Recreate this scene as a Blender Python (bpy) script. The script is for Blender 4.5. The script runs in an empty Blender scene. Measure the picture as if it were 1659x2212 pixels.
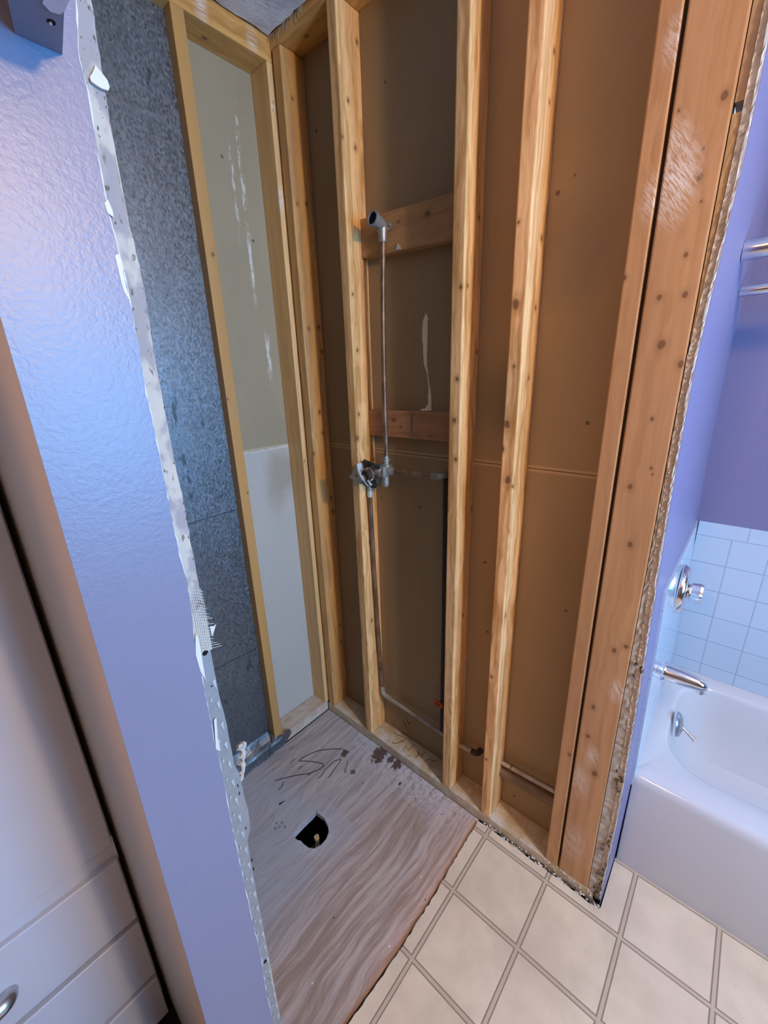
import bpy, bmesh, math, random
from mathutils import Vector, Matrix, noise as mnoise
random.seed(7)
S = bpy.context.scene
COL = S.collection
PI = math.pi

# ------------------------------------------------------------------ camera
FPX, PITCH, YAW, ROLL = 884.54, -0.3144, 3.8744, -0.0314
cp, sp = math.cos(PITCH), math.sin(PITCH)
fw = Vector((math.cos(YAW) * cp, math.sin(YAW) * cp, sp))
r0 = fw.cross(Vector((0, 0, 1))).normalized()
u0 = r0.cross(fw)
rr = math.cos(ROLL) * r0 + math.sin(ROLL) * u0
uu = -math.sin(ROLL) * r0 + math.cos(ROLL) * u0
cd = bpy.data.cameras.new('camera')
cam = bpy.data.objects.new('camera', cd)
COL.objects.link(cam)
cam.matrix_world = Matrix(((rr.x, uu.x, -fw.x, 0.973), (rr.y, uu.y, -fw.y, 1.2702), (rr.z, uu.z, -fw.z, 1.4918), (0, 0, 0, 1)))
cd.sensor_fit = 'VERTICAL'
cd.sensor_height = 24.0
cd.lens = FPX / 2212.0 * 24.0
cd.clip_start = 0.02
S.camera = cam

# ------------------------------------------------------------------ light
S.view_settings.view_transform = 'Standard'
S.view_settings.look = 'None'
S.view_settings.gamma = 1.0
S.view_settings.use_curve_mapping = False
S.view_settings.exposure = 0.0
W = bpy.data.worlds.new('World')
S.world = W
W.use_nodes = True
W.node_tree.nodes['Background'].inputs[0].default_value = (0.55, 0.72, 1.0, 1)
W.node_tree.nodes['Background'].inputs[1].default_value = 1.0


def area(name, loc, rot, sx, sy, power, col):
    l = bpy.data.lights.new(name, 'AREA')
    l.shape = 'RECTANGLE'
    l.size, l.size_y, l.energy, l.color = sx, sy, power, col
    o = bpy.data.objects.new(name, l)
    o.location, o.rotation_euler = loc, rot
    COL.objects.link(o)
    return o


# daylight through the window past the foot of the tub
area('window_daylight', (0.38, 2.83, 1.45), (-PI / 2, 0, 0), 0.72, 0.95, 74, (0.10, 0.47, 1.0))


def bulb(name, loc, power, col, r=0.1):
    l = bpy.data.lights.new(name, 'POINT')
    l.energy, l.color, l.shadow_soft_size = power, col, r
    o = bpy.data.objects.new(name, l)
    o.location = loc
    COL.objects.link(o)


# warm bulbs of the ceiling lamp and of the vanity lamp on the window wall
bulb('ceiling_bulb', (2.15, 1.0, 2.3), 36, (1.0, 0.48, 0.20))
bulb('vanity_bulb', (0.60, 2.64, 2.1), 90, (1.0, 0.63, 0.27), 0.05)


# ------------------------------------------------------------------ materials
class N:
    """small helper to wire a node material"""
    def __init__(s, name, rough=0.6, metal=0.0, spec=0.5):
        s.m = bpy.data.materials.new(name)
        s.m.use_nodes = True
        s.t = s.m.node_tree
        s.b = s.t.nodes['Principled BSDF']
        s.b.inputs['Roughness'].default_value = rough
        s.b.inputs['Metallic'].default_value = metal
        s.b.inputs['Specular IOR Level'].default_value = spec

    def n(s, typ, **kw):
        x = s.t.nodes.new(typ)
        for k, v in kw.items():
            setattr(x, k, v)
        return x

    def l(s, a, b):
        s.t.links.new(a, b)

    def put(s, sock, v):
        if hasattr(v, 'is_linked') or isinstance(v, bpy.types.NodeSocket):
            s.l(v, sock)
        else:
            if isinstance(v, (tuple, list)) and len(v) == 3 and sock.type == 'RGBA':
                v = (*v, 1)
            sock.default_value = v

    def co(s):
        if not hasattr(s, '_co'):
            s._co = s.n('ShaderNodeTexCoord').outputs['Object']
        return s._co

    def map(s, scale=(1, 1, 1), loc=(0, 0, 0), rot=(0, 0, 0), vec=None):
        x = s.n('ShaderNodeMapping')
        s.l(vec or s.co(), x.inputs[0])
        x.inputs['Location'].default_value = loc
        x.inputs['Rotation'].default_value = rot
        x.inputs['Scale'].default_value = scale
        return x.outputs[0]

    def noise(s, vec, scale=1.0, detail=3.0, rough=0.55, dist=0.0):
        x = s.n('ShaderNodeTexNoise')
        s.l(vec, x.inputs['Vector'])
        x.inputs['Scale'].default_value = scale
        x.inputs['Detail'].default_value = detail
        x.inputs['Roughness'].default_value = rough
        x.inputs['Distortion'].default_value = dist
        return x.outputs[0]

    def voro(s, vec, scale=1.0, feat='F1', out='Distance', rnd=1.0):
        x = s.n('ShaderNodeTexVoronoi', feature=feat)
        s.l(vec, x.inputs['Vector'])
        x.inputs['Scale'].default_value = scale
        x.inputs['Randomness'].default_value = rnd
        return x.outputs[out]

    def math(s, op, a, b=None, c=None, clamp=False):
        x = s.n('ShaderNodeMath', operation=op, use_clamp=clamp)
        s.put(x.inputs[0], a)
        if b is not None:
            s.put(x.inputs[1], b)
        if c is not None:
            s.put(x.inputs[2], c)
        return x.outputs[0]

    def mr(s, v, a, b, c=0.0, d=1.0, smooth=True):
        x = s.n('ShaderNodeMapRange', interpolation_type='SMOOTHSTEP' if smooth else 'LINEAR')
        s.put(x.inputs[0], v)
        for i, k in enumerate((a, b, c, d)):
            x.inputs[i + 1].default_value = k
        return x.outputs[0]

    def mix(s, f, a, b, mode='MIX'):
        x = s.n('ShaderNodeMix', data_type='RGBA', blend_type=mode)
        s.put(x.inputs[0], f)
        s.put(x.inputs[6], a)
        s.put(x.inputs[7], b)
        return x.outputs[2]

    def sep(s, vec=None):
        x = s.n('ShaderNodeSeparateXYZ')
        s.l(vec or s.co(), x.inputs[0])
        return x.outputs

    def dist(s, p, scale=(1, 1, 1)):
        """distance from p in object space with axes weighted"""
        v = s.map(scale, tuple(-a * b for a, b in zip(p, scale)))
        x = s.n('ShaderNodeVectorMath', operation='LENGTH')
        s.l(v, x.inputs[0])
        return x.outputs['Value']

    def bump(s, h, strength=0.3, d=0.002):
        x = s.n('ShaderNodeBump')
        x.inputs['Strength'].default_value = strength
        x.inputs['Distance'].default_value = d
        s.l(h, x.inputs['Height'])
        s.l(x.outputs[0], s.b.inputs['Normal'])

    def col(s, c):
        s.put(s.b.inputs['Base Color'], c)
        return s


def plain(name, c, rough=0.6, metal=0.0, spec=0.5, var=0.12, sc=12.0):
    k = N(name, rough, metal, spec)
    f = k.noise(k.map((sc, sc, sc)), 1, 3)
    k.col(k.mix(f, tuple(x * (1 - var) for x in c), tuple(min(1, x * (1 + var)) for x in c)))
    return k.m


def wood(name, axis='z', light=(0.62, 0.40, 0.21), dark=(0.42, 0.245, 0.115), knots=(), smears=(), seed=0.0, rough=0.5, dusty=0.0, dusty_col=(0.62, 0.57, 0.5)):
    k = N(name, rough, 0, 0.35)
    ai = 'xyz'.index(axis)
    sc = [55.0] * 3
    sc[ai] = 2.2
    off = (seed * 3.1, seed * 1.7, seed * 2.3)
    warp = k.noise(k.map((6, 6, 6), off), 1, 2)
    v = k.n('ShaderNodeVectorMath', operation='ADD')
    k.l(k.map(tuple(sc), off), v.inputs[0])
    cx = k.n('ShaderNodeCombineXYZ')
    for i in range(3):
        if i != ai:
            k.l(k.math('MULTIPLY', warp, 2.4), cx.inputs[i])
    k.l(cx.outputs[0], v.inputs[1])
    g = k.noise(v.outputs[0], 1, 4, 0.6)
    fine = k.noise(k.map(tuple(x * 4 if i != ai else x * 3 for i, x in enumerate(sc)), off), 1, 2)
    sc2 = [9.0] * 3
    sc2[ai] = 0.9
    tone = k.noise(k.map(tuple(sc2), off), 1, 2)
    f = k.math('ADD', k.mr(g, 0.32, 0.72), k.math('MULTIPLY', k.math('SUBTRACT', fine, 0.5), 0.5), clamp=True)
    c = k.mix(f, light, dark)
    c = k.mix(k.mr(tone, 0.35, 0.7, 0, 0.45), c, tuple(x * 0.72 for x in light), 'MIX')
    if knots:
        best = None
        for kx, ky, kz, r in knots:
            ws = [1.0] * 3
            ws[ai] = 0.75
            d = k.math('DIVIDE', k.dist((kx, ky, kz), tuple(ws)), r)
            best = d if best is None else k.math('MINIMUM', best, d)
        wob = k.math('ADD', best, k.math('MULTIPLY', k.math('SUBTRACT', k.noise(k.map((90, 90, 60)), 1, 2), 0.5), 0.7))
        c = k.mix(k.mr(wob, 0.9, 2.4, 0.35, 0.0), c, tuple(x * 0.7 for x in dark))
        c = k.mix(k.mr(wob, 0.45, 1.0, 0.8, 0.0), c, (0.13, 0.055, 0.022))
        c = k.mix(k.mr(wob, 0.2, 0.5, 0.6, 0.0), c, (0.24, 0.11, 0.05))
    for sx, sy, sz, r, st in smears:
        d = k.math('DIVIDE', k.dist((sx, sy, sz), (1.2, 1.2, 0.6)), r)
        scr = k.noise(k.map((30, 45, 420), vec=k.map(rot=(0.95, 0.0, 0.0))), 1, 4, 0.7)
        m = k.math('MULTIPLY', k.mr(d, 0.1, 1.0, 1, 0), k.mr(scr, 0.38, 0.62))
        c = k.mix(k.math('MULTIPLY', m, st), c, (0.78, 0.74, 0.68))
    if dusty:
        m = k.mr(k.noise(k.map((18, 18, 18), off), 1, 5, 0.7), 0.42, 0.66, 0, dusty)
        c = k.mix(m, c, dusty_col)
    k.col(c)
    k.bump(k.math('ADD', g, k.math('MULTIPLY', fine, 0.4)), 0.18, 0.0012)
    return k.m


def drywall(name, base, seam_z=None, stains=(), lower=None, streak=None):
    k = N(name, 0.75, 0, 0.25)
    s = k.sep()
    n1 = k.noise(k.map((2.5, 2.5, 1.2)), 1, 4)
    n2 = k.noise(k.map((140, 140, 30)), 1, 2)
    c = k.mix(k.mr(n1, 0.3, 0.7), tuple(x * 0.9 for x in base), tuple(x * 1.08 for x in base))
    if lower:
        c = k.mix(k.math('LESS_THAN', s[2], seam_z), c, k.mix(k.mr(n1, 0.3, 0.7), tuple(x * 0.93 for x in lower), lower))
    c = k.mix(k.math('MULTIPLY', n2, 0.22), c, tuple(x * 0.8 for x in base))
    sp = k.voro(k.map((9, 9, 9)), 1)
    c = k.mix(k.mr(sp, 0.035, 0.055, 0.75, 0), c, tuple(x * 0.22 for x in base))
    for x, y, z, r, colr, st in stains:
        d = k.math('DIVIDE', k.dist((x, y, z), (1, 1, 0.8)), r)
        d = k.math('ADD', d, k.math('MULTIPLY', k.math('SUBTRACT', k.noise(k.map((14, 14, 14)), 1, 3), 0.5), 0.8))
        c = k.mix(k.mr(d, 0.3, 1.0, st, 0), c, colr)
    if streak:
        for x0, z0, z1, w in streak:
            dx = k.math('ABSOLUTE', k.math('SUBTRACT', k.math('ADD', s[0], k.math('MULTIPLY', k.math('SUBTRACT', s[2], z1), 0.008)), x0))
            inz = k.math('MULTIPLY', k.mr(s[2], z0, z0 + 0.12), k.mr(s[2], z1 - 0.1, z1, 1, 0))
            br = k.mr(k.noise(k.map((120, 120, 22)), 1, 4, 0.7), 0.47, 0.6)
            m = k.math('MULTIPLY', k.math('MULTIPLY', k.mr(dx, w * 0.3, w, 1, 0), inz), br)
            c = k.mix(k.math('MULTIPLY', m, 0.8), c, (0.72, 0.7, 0.63))
    if seam_z is not None:
        dz = k.math('ABSOLUTE', k.math('SUBTRACT', s[2], seam_z))
        c = k.mix(k.mr(dz, 0.0075, 0.0085, 0.55, 0), c, tuple(min(1, x * 1.75) for x in base))
        c = k.mix(k.mr(dz, 0.001, 0.0018, 0.85, 0), c, tuple(x * 0.25 for x in base))
    k.col(c)
    k.bump(n2, 0.06, 0.001)
    return k.m


def paint(name, c, peel=0.35, rough=0.38, sc=150, spec=0.5):
    k = N(name, rough, 0, spec)
    n1 = k.noise(k.map((sc, sc, sc)), 1, 2, 0.5, 0.4)
    n2 = k.noise(k.map((3, 3, 3)), 1, 3)
    k.col(k.mix(n2, tuple(x * 0.95 for x in c), tuple(min(1, x * 1.05) for x in c)))
    k.bump(n1, peel, 0.0025)
    return k.m


PURPLE = (0.165, 0.175, 0.255)
M = {}
M['purple'] = paint('lilac_wall_paint', PURPLE, 0.15, 0.38, 230)
M['purple_dull'] = paint('lilac_wall_paint_tub', (0.17, 0.16, 0.28), 0.12, 0.45)
M['room'] = paint('low_bounce_room_paint', (0.13, 0.11, 0.12), 0.1, 0.6)  # unseen room walls, darkened to cut bounce light
M['white_paint'] = plain('white_paint_edge', (0.55, 0.56, 0.55), 0.6, var=0.05)
M['cabinet'] = paint('white_cabinet_paint', (0.49, 0.49, 0.54), 0.05, 0.42, 60)
M['beige'] = paint('beige_return_paint', (0.44, 0.37, 0.29), 0.08, 0.5, 80)
M['black'] = plain('dark_void', (0.012, 0.01, 0.009), 0.9, spec=0.1)
M['chrome'] = plain('chrome', (0.80, 0.80, 0.82), 0.12, 1.0, var=0.03)
M['chrome_dull'] = plain('worn_chrome', (0.55, 0.55, 0.56), 0.28, 1.0, var=0.2, sc=60)
M['cast'] = plain('grey_cast_brass', (0.40, 0.39, 0.35), 0.45, 0.65, var=0.35, sc=70)
M['plate_dark'] = plain('tarnished_steel_plate', (0.17, 0.16, 0.13), 0.35, 0.9, var=0.3, sc=50)
M['porcelain'] = plain('blue_cast_porcelain', (0.53, 0.54, 0.56), 0.12, var=0.015, sc=4)  # white tub, slight blue of the daylight mixed into its colour
M['gypsum'] = None
M['redplastic'] = plain('red_orange_plastic', (0.62, 0.10, 0.035), 0.5)
M['adhesive'] = plain('dried_cream_adhesive', (0.92, 0.80, 0.54), 0.45, var=0.08, sc=60)
M['darkpipe'] = plain('dark_iron_pipe', (0.05, 0.035, 0.028), 0.6, 0.4)


def copper(name, a, b, metal=0.85):
    k = N(name, 0.42, metal, 0.5)
    f = k.noise(k.map((40, 40, 18)), 1, 4, 0.65)
    k.col(k.mix(k.mr(f, 0.35, 0.65), a, b))
    return k.m


M['copper'] = copper('aged_copper', (0.17, 0.10, 0.06), (0.32, 0.215, 0.145), 0.55)
M['copper_grey'] = copper('dusty_copper', (0.36, 0.31, 0.26), (0.48, 0.43, 0.37), 0.35)
M['solder'] = plain('solder', (0.74, 0.74, 0.72), 0.4, 0.5, var=0.2, sc=80)


def m_gyp():
    k = N('broken_gypsum', 0.9, 0, 0.2)
    n1 = k.noise(k.map((70, 70, 50)), 1, 5, 0.7)
    n2 = k.noise(k.map((14, 14, 6)), 1, 3)
    c = k.mix(k.mr(n1, 0.3, 0.7), (0.48, 0.44, 0.38), (0.78, 0.75, 0.68))
    c = k.mix(k.mr(n2, 0.4, 0.62, 0, 0.6), c, (0.46, 0.38, 0.28))
    k.col(c)
    k.bump(n1, 0.6, 0.002)
    return k.m


M['gypsum'] = m_gyp()


def m_plaster():
    """the strip of bare joint compound on the wall end"""
    k = N('bare_joint_compound', 0.75, 0, 0.3)
    big = k.noise(k.map((45, 45, 28)), 1, 3, 0.5)
    c = k.mix(k.mr(big, 0.45, 0.6), (0.27, 0.26, 0.26), (0.42, 0.405, 0.355))
    spot = k.noise(k.map((130, 130, 60)), 1, 3, 0.6)
    c = k.mix(k.mr(spot, 0.60, 0.68, 0, 0.9), c, (0.10, 0.085, 0.07))
    k.col(c)
    k.bump(big, 0.4, 0.002)
    return k.m


M['plaster'] = m_plaster()


def m_galv():
    k = N('galvanized_spangle', 0.42, 0.9, 0.5)
    k_v = k.map((1, 1, 1))
    cell = k.n('ShaderNodeTexVoronoi')
    k.l(k.map((230, 230, 150), (0, 0, 0), (0, 0.5, 0)), cell.inputs['Vector'])
    cell.inputs['Scale'].default_value = 1
    sep = k.n('ShaderNodeSeparateColor')
    k.l(cell.outputs['Color'], sep.inputs[0])
    big = k.noise(k.map((5, 5, 3)), 1, 4)
    c = k.mix(sep.outputs[0], (0.16, 0.18, 0.19), (0.29, 0.315, 0.34))
    c = k.mix(k.mr(big, 0.35, 0.7, 0, 0.5), c, (0.17, 0.18, 0.19))
    blot = k.noise(k.map((26, 26, 10)), 1, 2)
    c = k.mix(k.mr(blot, 0.66, 0.72, 0, 0.7), c, (0.06, 0.065, 0.07))
    k.col(c)
    k.put(k.b.inputs['Roughness'], k.mr(sep.outputs[1], 0, 1, 0.33, 0.6))
    k.bump(sep.outputs[2], 0.22, 0.0008)
    return k.m


M['galv'] = m_galv()


def m_bead():
    k = N('galvanized_corner_bead', 0.45, 0.6, 0.5)
    n = k.noise(k.map((60, 60, 60)), 1, 3)
    k.col(k.mix(n, (0.24, 0.27, 0.285), (0.36, 0.39, 0.41)))
    return k.m


M['bead'] = m_bead()


def m_ply():
    k = N('weathered_plywood', 0.7, 0, 0.25)
    s = k.sep()
    # the grain runs along x, wavy
    warp = k.noise(k.map((2.6, 4.5, 1)), 1, 2)
    cx = k.n('ShaderNodeCombineXYZ')
    k.l(k.math('MULTIPLY', s[0], 2.2), cx.inputs[0])
    k.l(k.math('ADD', k.math('MULTIPLY', s[1], 46), k.math('MULTIPLY', warp, 4.0)), cx.inputs[1])
    g = k.noise(cx.outputs[0], 1, 6, 0.7)
    fx = k.n('ShaderNodeCombineXYZ')
    k.l(k.math('MULTIPLY', s[0], 12), fx.inputs[0])
    k.l(k.math('ADD', k.math('MULTIPLY', s[1], 150), k.math('MULTIPLY', warp, 30)), fx.inputs[1])
    fine = k.noise(fx.outputs[0], 1, 3, 0.6)
    grey = k.mix(k.mr(g, 0.38, 0.62), (0.33, 0.29, 0.275), (0.51, 0.455, 0.43))
    red = k.mix(k.mr(g, 0.40, 0.60), (0.36, 0.245, 0.185), (0.55, 0.43, 0.365))
    near = k.mr(k.math('ADD', s[1], k.math('MULTIPLY', k.math('SUBTRACT', warp, 0.5), 0.25)), 0.28, 0.62)
    c = k.mix(near, grey, red)
    # bluish grey cement film around the drain and left of it
    film = k.noise(k.map((5, 7, 1), (0.3, 0.1, 0)), 1, 5, 0.65)
    inx = k.mr(s[0], 0.30, 0.42)
    iny = k.mr(s[1], 0.40, 0.62, 1, 0)
    fm = k.math('MULTIPLY', k.math('MULTIPLY', inx, iny), k.mr(film, 0.3, 0.55, 0.25, 0.8))
    c = k.mix(fm, c, (0.42, 0.42, 0.45))
    # square pale patch, its right edge is straight
    px = k.math('MULTIPLY', k.mr(s[0], 0.296, 0.300), k.mr(s[0], 0.36, 0.52, 1, 0))
    py = k.math('MULTIPLY', k.mr(s[1], 0.30, 0.33), k.mr(s[1], 0.49, 0.52, 1, 0))
    c = k.mix(k.math('MULTIPLY', k.math('MULTIPLY', px, py), 0.4), c, (0.46, 0.45, 0.47))
    # white splashes along the plate
    wn = k.noise(k.map((45, 60, 1)), 1, 5, 0.7)
    wm = k.math('MULTIPLY', k.mr(s[0], 0.02, 0.17, 1, 0), k.math('MULTIPLY', k.mr(s[1], 0.12, 0.3), k.mr(s[1], 0.62, 0.8, 1, 0.2)))
    c = k.mix(k.math('MULTIPLY', wm, k.mr(wn, 0.40, 0.56, 0, 0.75)), c, (0.56, 0.54, 0.55))
    # pale ring around the hole
    dh = k.dist((0.405, 0.39, 0), (1, 1, 0))
    rn = k.noise(k.map((70, 70, 1)), 1, 4, 0.7)
    c = k.mix(k.math('MULTIPLY', k.mr(dh, 0.05, 0.085, 1, 0), k.mr(rn, 0.42, 0.6, 0, 0.8)), c, (0.52, 0.53, 0.56))
    for x, y, r in ((0.4736, 0.2588, 0.006), (0.4601, 0.2724, 0.006), (0.4748, 0.2773, 0.006), (0.4619, 0.2925, 0.006), (0.487, 0.272, 0.006)):
        dd = k.math('DIVIDE', k.dist((x, y, 0), (1, 1, 0)), r)
        c = k.mix(k.mr(dd, 0.7, 1.3, 0.55, 0), c, (0.16, 0.15, 0.16))
        c = k.mix(k.math('MULTIPLY', k.mr(dd, 1.2, 1.5, 0, 1), k.mr(dd, 1.5, 2.0, 0.45, 0)), c, (0.5, 0.49, 0.51))
    # rusty stains beside the plate
    jag = k.noise(k.map((75, 75, 1)), 1, 4, 0.7)
    for x, y, r in ((0.118, 0.236, 0.017), (0.028, 0.352, 0.036), (0.018, 0.405, 0.016), (0.019, 0.44, 0.022), (0.075, 0.50, 0.006), (0.055, 0.37, 0.012)):
        dd = k.math('ADD', k.math('DIVIDE', k.dist((x, y, 0), (0.75, 1.1, 0)), r), k.math('MULTIPLY', k.math('SUBTRACT', jag, 0.5), 2.4))
        c = k.mix(k.mr(dd, 0.75, 0.95, 0.93, 0), c, (0.085, 0.035, 0.02))
    dd = k.math('MAXIMUM', k.math('ABSOLUTE', k.math('SUBTRACT', k.math('ADD', s[0], s[1]), 0.4835)), k.math('ABSOLUTE', k.math('SUBTRACT', k.math('SUBTRACT', s[0], s[1]), -0.168)))
    c = k.mix(k.mr(dd, 0.012, 0.014, 0.85, 0), c, (0.05, 0.05, 0.055))
    c = k.mix(k.math('MULTIPLY', k.mr(fine, 0.35, 0.65), 0.38), c, k.mix(0.5, c, (0.13, 0.10, 0.09)))
    sp = k.voro(k.map((16, 16, 1)), 1)
    c = k.mix(k.mr(sp, 0.03, 0.06, 0.8, 0), c, (0.07, 0.05, 0.05))
    sp2 = k.voro(k.map((13, 13, 1), (3, 7, 0)), 1)
    c = k.mix(k.mr(sp2, 0.025, 0.04, 0.8, 0), c, (0.75, 0.74, 0.72))
    k.col(c)
    k.bump(k.math('ADD', g, fine), 0.2, 0.0015)
    return k.m


M['ply'] = m_ply()


def m_vinyl():
    k = N('sheet_vinyl', 0.45, 0, 0.4)
    s = k.sep()
    T, GX, GY = 0.2034, 0.0408, 0.8470

    def cell(v, o):
        a = k.math('ADD', k.math('DIVIDE', k.math('SUBTRACT', v, o), T), 10.5)
        return k.math('MULTIPLY', k.math('ABSOLUTE', k.math('SUBTRACT', k.math('FRACT', a), 0.5)), T)
    d = k.math('MINIMUM', cell(s[0], GX), cell(s[1], GY))
    mot = k.noise(k.map((7, 7, 1)), 1, 4, 0.6)
    mot2 = k.noise(k.map((2.5, 2.5, 1), (4, 2, 0)), 1, 2)
    c = k.mix(k.mr(mot, 0.3, 0.7), (0.55, 0.465, 0.33), (0.72, 0.615, 0.445))
    c = k.mix(k.mr(mot2, 0.4, 0.7, 0, 0.35), c, (0.74, 0.58, 0.45))
    weave = k.noise(k.map((420, 170, 1), (0, 0, 0), (0, 0, 0.6)), 1, 2)
    c = k.mix(k.math('MULTIPLY', weave, 0.45), c, (0.52, 0.43, 0.34))
    groove = k.math('MULTIPLY', k.mr(d, 0.0032, 0.0048), k.mr(d, 0.0062, 0.0080, 1, 0))
    band = k.mr(d, 0.005, 0.0066, 1, 0)
    c = k.mix(k.math('MULTIPLY', band, 0.6), c, (0.42, 0.32, 0.23))
    c = k.mix(k.math('MULTIPLY', groove, 0.85), c, (0.20, 0.145, 0.10))
    k.col(c)
    h = k.math('ADD', k.math('MULTIPLY', groove, -1.0), k.math('MULTIPLY', weave, 0.12))
    k.bump(h, 0.5, 0.0012)
    return k.m


M['vinyl'] = m_vinyl()


def m_tile(plane='x'):
    """4 inch white wall tile tinted with the blue daylight cast, thin grey joints, plane is the axis of the wall's normal"""
    k = N('blue_cast_wall_tile_' + plane, 0.1, 0, 0.5)
    s = k.sep()
    T = 0.1013

    def cell(v, o, t):
        a = k.math('ADD', k.math('DIVIDE', k.math('SUBTRACT', v, o), t), 50.5)
        return k.math('MULTIPLY', k.math('ABSOLUTE', k.math('SUBTRACT', k.math('FRACT', a), 0.5)), t)
    u = s[1] if plane == 'x' else s[0]
    uo = 1.2888 if plane == 'x' else -0.80
    dz = cell(s[2], 0.926, T)
    du = cell(u, uo, T)
    top = k.math('GREATER_THAN', s[2], 0.9265)
    du2 = cell(u, 1.328 if plane == 'x' else -0.80, 0.1475)
    duu = k.math('ADD', k.math('MULTIPLY', du, k.math('SUBTRACT', 1, top)), k.math('MULTIPLY', du2, top))
    d = k.math('MINIMUM', duu, dz)
    j = k.mr(d, 0.0008, 0.0019, 1, 0)
    k.col(k.mix(j, (0.42, 0.52, 0.62), (0.28, 0.35, 0.42)))  # cool daylight cast put into the base colour of white tile
    k.put(k.b.inputs['Roughness'], k.mr(j, 0, 1, 0.1, 0.6))
    k.bump(k.mr(d, 0.0, 0.004), 0.35, 0.0015)
    return k.m


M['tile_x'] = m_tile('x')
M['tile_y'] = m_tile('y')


def m_ceil():
    k = N('grey_ceiling_texture', 0.9, 0, 0.2)
    n1 = k.noise(k.map((110, 110, 110)), 1, 4, 0.65)
    n2 = k.noise(k.map((7, 7, 7)), 1, 4)
    c = k.mix(k.mr(n2, 0.35, 0.65), (0.55, 0.53, 0.55), (0.80, 0.78, 0.79))
    c = k.mix(k.mr(n1, 0.6, 0.75, 0, 0.5), c, (0.20, 0.19, 0.19))
    k.col(c)
    k.bump(n1, 0.8, 0.004)
    return k.m


M['ceil'] = m_ceil()
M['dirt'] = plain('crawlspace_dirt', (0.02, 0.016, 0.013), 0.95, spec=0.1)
M['grime'] = plain('dark_grime', (0.11, 0.085, 0.06), 0.9, var=0.6, sc=90)
M['pencil'] = plain('pencil_line', (0.06, 0.04, 0.02), 0.8)
M['scrawl'] = plain('dark_scrawl', (0.06, 0.04, 0.045), 0.8)
M['rag'] = plain('pale_rag', (0.72, 0.62, 0.46), 0.8, var=0.2, sc=80)
M['mesh_tape'] = plain('fibreglass_mesh', (0.50, 0.54, 0.52), 0.7, var=0.05)
M['torn'] = plain('torn_board_scrap', (0.44, 0.40, 0.34), 0.9, var=0.35, sc=70)
M['plastic'] = plain('clear_grey_plastic', (0.55, 0.56, 0.66), 0.25, var=0.1)


# ------------------------------------------------------------------ mesh helpers
def link(name, bm, mat, parent=None, loc=None, smooth=False):
    """ONE mesh object, its mesh given in world coordinates (origin moved to loc)"""
    me = bpy.data.meshes.new(name)
    loc = Vector(loc) if loc is not None else Vector((0, 0, 0))
    bmesh.ops.recalc_face_normals(bm, faces=bm.faces)
    bmesh.ops.translate(bm, verts=bm.verts, vec=-loc)
    bm.to_mesh(me)
    bm.free()
    if smooth:
        for p in me.polygons:
            p.use_smooth = True
        me.set_sharp_from_angle(angle=0.75)
    o = bpy.data.objects.new(name, me)
    COL.objects.link(o)
    o.location = loc
    if mat is not None:
        me.materials.append(mat)
    if parent is not None:
        o.parent = parent
        o.matrix_parent_inverse = Matrix.Translation(-parent.location)
        if parent.rotation_euler.z:
            o.matrix_parent_inverse = parent_matrix(parent).inverted()
    return o


def parent_matrix(p):
    return Matrix.LocRotScale(p.location, p.rotation_euler, p.scale)


def tag(o, label, cat, group=None, kind=None):
    o['label'] = label
    o['category'] = cat
    if group:
        o['group'] = group
    if kind:
        o['kind'] = kind
    return o


def struct(o):
    o['kind'] = 'structure'
    return o


def thing(name, label, cat, loc, group=None):
    o = bpy.data.objects.new(name, None)
    o.empty_display_size = 0.05
    o.location = loc
    COL.objects.link(o)
    return tag(o, label, cat, group)


def B():
    return bmesh.new()


def box(bm, x0, x1, y0, y1, z0, z1, bev=0.0, seg=2):
    t = B()
    vs = [t.verts.new((x, y, z)) for x in (x0, x1) for y in (y0, y1) for z in (z0, z1)]
    for f in ((0, 1, 3, 2), (4, 6, 7, 5), (0, 4, 5, 1), (2, 3, 7, 6), (0, 2, 6, 4), (1, 5, 7, 3)):
        t.faces.new([vs[i] for i in f])
    bmesh.ops.recalc_face_normals(t, faces=t.faces)
    if bev:
        bmesh.ops.bevel(t, geom=t.edges[:], offset=bev, segments=seg, profile=0.6, affect='EDGES')
    join(bm, t)
    return bm


def join(bm, t):
    m = {}
    for v in t.verts:
        m[v] = bm.verts.new(v.co)
    for f in t.faces:
        try:
            bm.faces.new([m[v] for v in f.verts])
        except ValueError:
            pass
    t.free()


def frame(d):
    d = d.normalized()
    a = Vector((0, 0, 1)) if abs(d.z) < 0.9 else Vector((1, 0, 0))
    u = d.cross(a).normalized()
    return u, d.cross(u).normalized()


def tube(bm, pts, rad, n=14, cap=True):
    """tube along a polyline; rad may be a list"""
    pts = [Vector(p) for p in pts]
    rads = rad if isinstance(rad, (list, tuple)) else [rad] * len(pts)
    rings = []
    u = None
    for i, p in enumerate(pts):
        d = (pts[min(i + 1, len(pts) - 1)] - pts[max(i - 1, 0)])
        if d.length < 1e-9:
            d = pts[i] - pts[i - 2]
        d.normalize()
        if u is None:
            u, v = frame(d)
        else:
            u = (u - d * u.dot(d)).normalized()
            v = d.cross(u)
        rings.append([bm.verts.new(p + (u * math.cos(2 * PI * k / n) + v * math.sin(2 * PI * k / n)) * rads[i]) for k in range(n)])
    for a, b in zip(rings, rings[1:]):
        for k in range(n):
            bm.faces.new((a[k], a[(k + 1) % n], b[(k + 1) % n], b[k]))
    if cap:
        bm.faces.new(rings[0][::-1])
        bm.faces.new(rings[-1])
    return bm


def lathe(bm, c, d, prof, n=28):
    """revolve (distance along d, radius) pairs around axis d from c"""
    c = Vector(c)
    d = Vector(d).normalized()
    return tube_rings(bm, [(c + d * a, r) for a, r in prof], d, n)


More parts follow.
